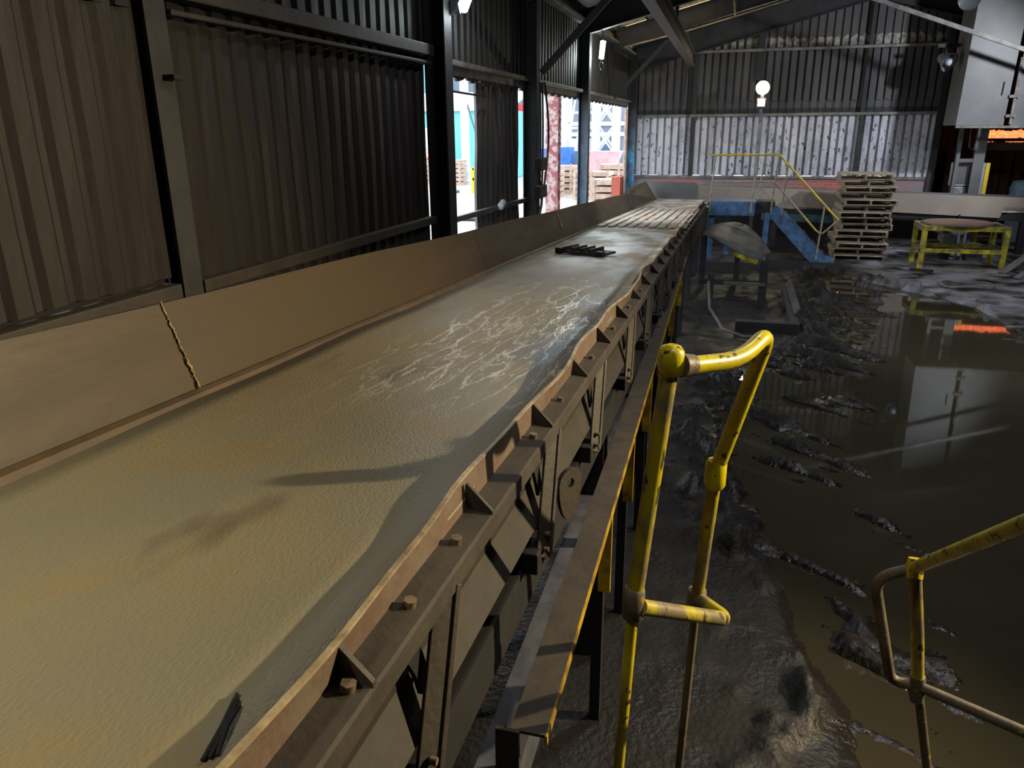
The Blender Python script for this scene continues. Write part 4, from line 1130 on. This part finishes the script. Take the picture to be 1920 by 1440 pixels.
MB().box(4.99, 5.37, 21.24, 21.26, 1.49, 1.94).build('door', M['hood'], cb, bevel=0.004)
MB().box(5.46, 5.62, 21.20, 21.48, 0.0, 1.98).build('side_post', M['cab'], cb, bevel=0.004)
MB().box(5.625, 5.71, 21.18, 21.24, 0.0, 1.98).build('yellow_edge', M['yardyel'], cb)
MB().obox((5.20, 21.34, 1.30), (0.21, 0, 0), (0, 0.08, 0), (0, 0, 0.12)).build('tray', M['galv'], cb, bevel=0.01)
MB().cyl((5.0, 21.34, 0.0), (5.0, 21.34, 1.44), 0.05, 12).build('leg', M['galv'], cb)
# annexe: hot bed, lintel, hanging strips, bin
ht = thing('hot_bed', (7.0, 23.4, 2.38), 'glowing orange strip of hot castings under the hood at the far right', 'hot bed')
mb = MB(); mb.box(6.05, 8.7, 23.55, 24.1, 2.42, 2.50); mb.build('tray', M['dark'], ht)
mb = MB()
for i in range(120):
    x = 6.02 + 2.6 * (i // 3) / 40 + random.uniform(-.02, .02); z = 2.46 + 0.09 * (i % 3) + random.uniform(-.02, .02)
    mb.ball((x, 23.62 + random.uniform(0, .10) + 0.03 * (i % 3), z), 0.062, 8, sc=(1, 1, 0.8 + random.random() * 0.5))
o_ = mb.build('hot_castings', M['hot'], ht); o_['kind'] = 'stuff'
mb = MB(); mb.box(6.0, 8.8, 23.45, 23.55, 2.20, 2.40); mb.build('lintel', M['woodbrn'], ht)
for x in (6.10, 8.6): MB().box(x - 0.06, x + 0.06, 23.56, 23.7, 0, 2.42).build('leg', M['soot'], ht)
for i in range(11):
    x = 5.65 + 0.28 * i
    o = MB().obox((x, 24.6 + 0.05 * (i % 2), 1.15), (0.125, 0.02, 0), (0, 0.006, 0), (0.0, 0, 1.05)).build('curtain_strip', M['strip'])
    tag(o, 'brown hanging curtain strip in the dark opening at the far right', 'curtain strip', 'brown strips in the far right opening')
o = MB().bar((5.4, 24.6, 2.24), (8.8, 24.6, 2.24), 0.06, 0.06).build('curtain_track', M['soot']); tag(o, 'dark track carrying the brown strips at the far right', 'track')
t = thing('waste_bin', (6.9, 22.2, 0.0), 'pale blue round-topped bin in the dark opening at the right edge', 'bin')
MB().tube([(6.98, 22.2, 0.0), (6.98, 22.2, 1.35), (6.98, 22.2, 1.5), (6.98, 22.2, 1.54)], [0.42, 0.46, 0.42, 0.2], 24).build('body', M['bin'], t)
MB().tube([(6.98, 22.2, 1.30), (6.98, 22.2, 1.36)], 0.475, 24).build('band', M['bin'], t)
# horn loudspeaker / round lamp by the hood
t = thing('round_floodlight', (4.45, 20.6, 4.15), 'round unlit floodlight bracketed beside the grey hood', 'floodlight')
def lathe(mb, c, ax, prof, n=22):
    ax = Vector(ax).normalized(); s = ax.orthogonal().normalized(); q = ax.cross(s); c = Vector(c)
    vs = []
    for d, r in prof:
        for j in range(n):
            a = 2 * math.pi * j / n
            vs.append(c + ax * d + (s * math.cos(a) + q * math.sin(a)) * r)
    fs = [(i * n + j, i * n + (j + 1) % n, (i + 1) * n + (j + 1) % n, (i + 1) * n + j) for i in range(len(prof) - 1) for j in range(n)]
    return mb.add(vs, fs, 0, True)
lathe(MB(), (4.26, 20.6, 4.24), (0.55, -0.6, -0.45), [(-0.16, 0.03), (-0.14, 0.09), (0.0, 0.14), (0.14, 0.21), (0.15, 0.215), (0.13, 0.19), (0.0, 0.12)]).build('reflector', M['galv'], t)
MB().ball((4.34, 20.52, 4.19), 0.10, 14).build('glass', M['lampwhite'], t)
MB().bar((4.30, 20.7, 4.55), (4.26, 20.6, 4.30), 0.04, 0.04, up=(0, 1, 0)).build('bracket', M['soot'], t)
MB().box(4.1, 4.56, 20.7, 20.76, 4.5, 4.58).build('bracket_arm', M['soot'], t)
t = thing('pendant_lamp', (3.32, 15.0, 4.6), 'pale unlit pendant lamp bowl hanging at the top right', 'pendant lamp')
lathe(MB(), (3.32, 15.0, 4.72), (0, 0, 1), [(-0.13, 0.001), (-0.125, 0.07), (-0.08, 0.13), (0.0, 0.165), (0.10, 0.15), (0.16, 0.06)]).build('bowl', M['lampwhite'], t)
MB().cyl((3.32, 15.0, 4.88), (3.32, 15.0, 6.2), 0.012, 8).build('cord', M['black'], t)

# steel chute and its frame between conveyor and stairs
cs = thing('tilted_cover', (0.1, 14.5, 0.55), 'grey curved rubber-covered plate tilted beside the conveyor, yellow along its lower edge', 'cover')
mb = MB(); n = 12
P_ = lambda a, b, t_: [a[i] * (1 - t_) + b[i] * t_ for i in range(3)]
e0 = [(-0.53, 14.15, 1.05), (-0.02, 13.58, 0.855), (0.43, 13.55, 0.69)]
e1 = [(-0.35, 15.1, 1.12), (0.0, 15.42, 1.10), (0.23, 15.46, 1.05), (0.52, 14.71, 0.85), (0.645, 14.17, 0.75)]
poly0 = [(-0.53, 14.15, 1.05), (-0.28, 13.85, 0.96), (-0.02, 13.58, 0.87), (0.20, 13.54, 0.78), (0.43, 13.55, 0.69), (0.645, 14.17, 0.74)]
poly1 = [(-0.40, 14.9, 1.10), (-0.22, 15.2, 1.11), (-0.02, 15.42, 1.11), (0.23, 15.46, 1.05), (0.50, 14.9, 0.88), (0.645, 14.18, 0.745)]
vs = []
for i in range(6):
    for j in range(6):
        t_ = j / 5
        q = P_(poly0[i], poly1[i], t_)
        q[2] += 0.05 * math.sin(math.pi * t_) * (1 if 0 < i < 5 else 0.2)
        vs.append(q)
mb.add(vs, [(i * 6 + j, (i + 1) * 6 + j, (i + 1) * 6 + j + 1, i * 6 + j + 1) for i in range(5) for j in range(5)], 0, True)
mb.build('sheet', M['rubber'], cs, solid=0.025)
MB().bar((0.02, 13.56, 0.80), (0.42, 13.53, 0.66), 0.03, 0.07).build('yellow_edge', M['tableyel'], cs)
lathe(MB(), (0.05, 14.8, 1.135), (0.1, -0.1, 1), [(0, 0.11), (0.02, 0.105), (0.035, 0.06), (0.036, 0.001)]).build('cap', M['rubber'], cs)
cf = thing('support_stand', (0.1, 13.4, 0.0), 'black steel stand under the tilted grey cover', 'stand')
for x, y, z1 in ((-0.50, 14.1, 1.0), (-0.30, 12.6, 0.6), (0.56, 13.7, 0.66), (0.50, 12.9, 0.80), (0.1, 15.2, 1.0)):
    MB().ibeam((x, y, 0), (x, y, z1), 0.10, 0.10, 0.012, up=(0, 1, 0)).build('leg', M['soot'], cf)
MB().bar((-0.5, 13.3, 0.35), (0.60, 13.3, 0.35), 0.08, 0.08).build('crossbar', M['soot'], cf)
MB().bar((-0.1, 12.85, 0.42), (0.55, 12.85, 0.42), 0.05, 0.05).build('crossbar', M['rubber'], cf)
o = MB().box(0.12, 1.0, 11.15, 11.3, 0.0, 0.20); o = o.box(0.88, 1.0, 11.3, 14.3, 0.0, 0.20).build('kerb_plate', M['soot'], bevel=0.01)
tag(o, 'black steel kerb edging the flood water below the tilted grey cover', 'kerb')
o = MB().obox((0.985, 12.9, 0.262), (0.03, 0, 0.05), (0, 1.2, 0), (-0.012, 0, 0.008)).build('kerb_flap', M['rubber']); tag(o, 'grey worn flap lying on the black kerb', 'flap')
MBt = MB().tube([(-0.32, 12.2, 0.55), (-0.26, 11.5, 0.30), (-0.05, 10.95, 0.12), (0.25, 10.7, 0.09), (0.5, 10.75, 0.09)], 0.022, 8).build('black_hose', M['rubber'])
tag(MBt, 'dark hose curving down to the mud beside the conveyor legs', 'hose')

# lamps
t = thing('wall_lamp', (-2.7, 7.75, 4.02), 'lit cold white bulkhead lamp at the top of the nearest black column', 'lamp')
MB().tube([(-2.66, 7.80, 4.10), (-2.66, 7.62, 3.94)], 0.045, 14).build('tube', M['glow_cold'], t)
MB().obox((-2.73, 7.73, 4.04), (0.03, 0, 0), (0, 0.12, 0.10), (0, -0.03, 0.04)).build('housing', M['galv'], t)
MB().bar((-2.73, 7.6, 3.93), (-2.80, 7.58, 3.88), 0.02, 0.02).build('bracket', M['galv'], t)
t = thing('wall_lamp', (-2.62, 15.2, 4.15), 'lit cold white tube lamp hanging by the blue-grey column', 'lamp')
MB().tube([(-2.60, 15.20, 4.36), (-2.62, 15.16, 4.06)], [0.05, 0.045], 14).build('tube', M['glow_cold'], t)
MB().tube([(-2.62, 15.16, 4.03), (-2.66, 15.16, 3.94), (-2.62, 15.16, 3.86), (-2.57, 15.16, 3.92), (-2.60, 15.16, 4.0)], 0.008, 6).build('hook', M['galv'], t)
MB().cyl((-2.60, 15.2, 4.38), (-2.62, 15.2, 4.66), 0.010, 6).build('cord', M['black'], t)
t = thing('flood_lamp', (0.40, 20.9, 3.3), 'dazzling warm floodlight high on a post before the far wall', 'lamp')
lathe(MB(), (0.39, 20.86, 3.74), (0, -1, -0.15), [(-0.05, 0.05), (0.0, 0.16), (0.02, 0.16), (0.05, 0.001)]).build('lens', M['glow_warm'], t)
MB().obox((0.39, 20.96, 3.76), (0.12, 0, 0), (0, 0.05, 0), (0, 0, 0.10)).build('housing', M['soot'], t)
MB().box(0.36, 0.44, 20.98, 21.06, 0.0, 3.9).build('post', M['sootlt'], t)
t = thing('flood_lamp', (0.40, 20.85, 3.3), 'small square lit lamp just below the dazzling floodlight', 'lamp')
MB().obox((0.385, 20.86, 3.40), (0.085, 0, 0), (0, 0.015, 0), (0, 0, 0.085)).build('face', M['glow_soft'], t)
MB().obox((0.385, 20.92, 3.40), (0.11, 0, 0), (0, 0.04, 0), (0, 0, 0.11)).build('housing', M['soot'], t)
ch2 = thing('hanging_chain', (-1.42, 21.8, 1.6), 'black chain hanging down the far wall left of the floodlight', 'chain')
for i in range(58):
    z = 4.63 - i * 0.0515
    x = -1.36 - 0.10 * (i / 58.0)
    mb = MB()
    a = [(x + (0.020 * math.cos(q) if i % 2 else 0), 21.87 + (0 if i % 2 else 0.020 * math.cos(q)), z + 0.034 * math.sin(q)) for q in [2 * math.pi * s / 10 for s in range(10)]]
    mb.tube(a, 0.008, 5, closed=True).build('link', M['black'], ch2)

# ================================================================== THE YARD OUTSIDE
mb = MB(); mb.box(-90, -3.2, -40, 110, -0.10, -0.02)
o = struct(mb.build('floor_yard', M['conc']))
o = MB().ibeam((-4.35, 18.75, 0), (-4.35, 18.75, 5.5), 0.30, 0.30, 0.02, up=(0, 1, 0)).build('red_post', M['redpost'])
tag(o, 'flaking red steel post standing just outside the second wall opening', 'post')
o = MB().cyl((-2.98, 21.35, 1.0), (-2.98, 21.35, 3.3), 0.045, 12).build('drain_pipe', M['crate']); tag(o, 'pale orange drainpipe beside the blue corner column', 'pipe')
mb = MB(); mb.box(-3.25, -3.02, 20.9, 21.66, 0, 1.60); struct(mb.build('wall_left', M['brickred']))
# buildings
b = thing('cyan_shed', (-20, 46, 0), 'cyan clad shed with pale low roof seen through the first opening', 'building')
MB().box(-27, -13.2, 45, 54, 0, 3.85).build('wall', M['cyan'], b)
MB().prism([(-27.3, 44.8, 3.85), (-13.0, 44.8, 3.85), (-13.0, 49.5, 4.95), (-27.3, 49.5, 4.95)], (0, 0, 0.12)).build('roof', M['paleroof'], b)
b = thing('tall_cyan_building', (-33, 62, 0), 'tall pale cyan building rising behind the cyan shed', 'building')
MB().box(-42, -25.5, 60, 74, 0, 13).build('wall', M['cyan'], b)
MB().box(-42.2, -25.3, 59.8, 74.2, 13, 13.4).build('parapet', M['paleroof'], b)
b = thing('grey_works_building', (-10, 66, 0), 'long grey works building with a bright red stripe along its eaves', 'building')
MB().box(-24.0, 6, 64, 80, 0, 7.4).build('wall', M['greybld'], b)
MB().box(-24.1, -15.0, 63.9, 64.0, 4.1, 4.7).build('red_stripe', M['red'], b)
MB().box(-24.1, 6.1, 63.9, 80.1, 7.4, 7.7).build('parapet', M['paleroof'], b)
for z in (2.2, 3.0): MB().box(-24.1, 6.1, 63.85, 63.98, z, z + 0.3).build('band', M['paleroof'], b)
for i in range(5):
    MB().box(-13.8 + i * 2.6, -12.4 + i * 2.6, 63.9, 64.0, 0.0, 1.9).build('window', M['drum2'], b)
def tower(x, y, w, h, lab, n=6, lad=False):
    t = thing('lattice_tower', (x, y, 0), lab, 'tower')
    c = [(x - w / 2, y - w / 2), (x + w / 2, y - w / 2), (x + w / 2, y + w / 2), (x - w / 2, y + w / 2)]
    for p in c: MB().bar((p[0], p[1], 0), (p[0], p[1], h), 0.26, 0.26, up=(0, 1, 0)).build('leg', M['white'], t)
    for i in range(n):
        za, zb = h * i / n, h * (i + 1) / n
        for k_ in range(4):
            a, b_ = c[k_], c[(k_ + 1) % 4]
            MB().bar((a[0], a[1], za), (b_[0], b_[1], zb), 0.10, 0.10, up=(0.3, 0.4, 1)).build('brace', M['white'], t)
            MB().bar((a[0], a[1], zb), (b_[0], b_[1], zb), 0.09, 0.09).build('tie', M['white'], t)
            if k_ in (0, 2): MB().bar((b_[0], b_[1], za), (a[0], a[1], zb), 0.08, 0.08, up=(0.3, 0.4, 1)).build('brace', M['white'], t)
    return t
tower(-10.2, 44.5, 1.3, 9.6, 'white lattice tower nearest the red post in the yard')
tower(-7.15, 43.5, 1.1, 9.0, 'white lattice tower seen beside the orange drainpipe')
t = thing('gantry', (-8.7, 44, 0), 'white gantry walkway and ladder between the two lattice towers', 'gantry')
for z in (3.65, 2.85, 4.6): MB().bar((-9.3, 44, z), (-8.0, 43.75, z), 0.10, 0.12).build('beam', M['white'], t)
MB().obox((-8.66, 43.9, 1.95), (0.62, -0.12, 0), (0, 0.05, 0), (0, 0, 0.33)).build('walkway_panel', M['white'], t)
for x in (-8.3, -7.95): MB().bar((x, 43.4, 0), (x, 43.4, 1.6), 0.06, 0.06, up=(0, 1, 0)).build('ladder_side', M['white'], t)
for i in range(7): MB().bar((-8.3, 43.4, 0.2 + 0.2 * i), (-7.95, 43.4, 0.2 + 0.2 * i), 0.05, 0.05).build('rung', M['white'], t)
for x in (-9.3, -8.85, -8.4): MB().bar((x, 44.0, 2.2), (x + 0.35, 44.0, 4.6), 0.09, 0.09, up=(0, 1, 0)).build('brace', M['white'], t)
t = thing('lamp_mast', (-14.9, 44.0, 0), 'tall white mast standing in front of the cyan shed', 'mast')
MB().bar((-14.75, 42.0, 0), (-14.75, 42.0, 9.0), 0.38, 0.38, up=(0, 1, 0)).build('shaft', M['white'], t)
MB().bar((-14.6, 42.0, 4.2), (-13.7, 42.0, 1.2), 0.07, 0.07, up=(0, 1, 0)).build('stay', M['drum2'], t)
MB().box(-14.4, -13.4, 42.0, 42.6, 5.2, 5.9).build('lamp_box', M['white'], t)
# crates and stacks
def crate(x, y, w, d, h, lab, m='crate', grp='brown crates in the yard'):
    t = thing('yard_crate', (x, y, -0.02), lab, 'crate', grp)
    mb = MB(); n = max(2, int(h / 0.22))
    for i in range(n):
        z = -0.02 + h * i / n
        mb.box(x - w / 2, x + w / 2, y - d / 2, y + d / 2, z, z + h / n * 0.72)
    mb.build('slats', M[m], t)
    for sx in (-1, 0, 1):
        MB().box(x + sx * (w / 2 - 0.06) - 0.06, x + sx * (w / 2 - 0.06) + 0.06, y - d / 2 - 0.04, y - d / 2, -0.02, h).build('corner_post', M[m], t)
    return t
crate(-5.9, 33.0, 1.5, 1.2, 1.20, 'brown slatted crate seen left of the blue-grey column, nearest the red post')
crate(-8.2, 34.0, 1.4, 1.2, 1.15, 'brown slatted crate seen between the cable-wrapped column and the red post')
crate(-4.55, 30.5, 1.7, 1.2, 1.05, 'brown slatted crate seen right of the blue-grey column')
crate(-7.35, 35.9, 1.4, 1.2, 1.3, 'brown slatted crate behind and left of the red post foot')
crate(-5.4, 37.5, 2.0, 1.2, 1.30, 'pale brown crate behind the one right of the blue-grey column')
crate(-16.3, 40.85, 1.5, 1.0, 1.25, 'pale crate left of the white mast by the cyan shed')
crate(-14.9, 40.2, 1.3, 1.0, 1.35, 'pale crate right of the white mast by the cyan shed')
t = thing('tipping_skip', (-7.6, 38.4, 0), 'pinkish tipping skip among the brown crates outside', 'skip')
MB().prism([(-7.9, 40.5, 1.7), (-5.9, 40.5, 1.7), (-6.4, 40.5, 0.5), (-7.5, 40.5, 0.5)][::-1], (0, 1.2, 0)).build('body', M['pink'], t)
MB().box(-7.4, -6.5, 40.6, 41.6, -0.02, 0.5).build('stand', M['soot'], t)
for x, y, lab in ((-9.6, 38.0, 'blue drum in the yard between the red post and the crates'), (-8.8, 41.0, 'blue drum in the yard below the white gantry')):
    o = MB().tube([(x, y, -0.02), (x, y, 1.9)], 0.42, 20).build('blue_drum', M['drum'], bevel=0.03); tag(o, lab, 'drum', 'blue drums in the yard')
t = thing('yellow_barrier', (-12.6, 36.0, 0), 'bright yellow barrier frame standing in the yard', 'barrier')
for x in (-11.95, -11.05): MB().box(x - 0.07, x + 0.07, 34.9, 35.05, -0.02, 1.12).build('leg', M['yardyel'], t)
for z in (0.55, 1.02): MB().box(-11.95, -11.05, 34.9, 35.05, z, z + 0.14).build('rail', M['yardyel'], t)
t = thing('yellow_bollard', (-12.9, 34.6, 0), 'yellow bollard with white cap left of the yellow barrier', 'bollard')
MB().cyl((-12.95, 34.9, -0.02), (-12.95, 34.9, 1.55), 0.10, 14).build('post', M['yardyel'], t); MB().cyl((-12.95, 34.9, 1.55), (-12.95, 34.9, 2.1), 0.12, 14).build('cap', M['white'], t)
MB().cyl((-12.95, 34.9, -0.02), (-12.95, 34.9, 0.10), 0.32, 18).build('base', M['drum2'], t)
o = MB().box(-17.0, -15.6, 40.5, 41.2, 1.25, 2.9).build('bale', M['orange'], bevel=0.1); tag(o, 'orange and white wrapped bale on the pale crate by the cyan shed', 'bale')
MB_s = MB().box(-9.2, -8.0, 24.0, 24.6, -0.02, 0.06).build('road_plate', M['soot']); tag(MB_s, 'flat dark plate lying on the yard outside the first opening', 'plate')
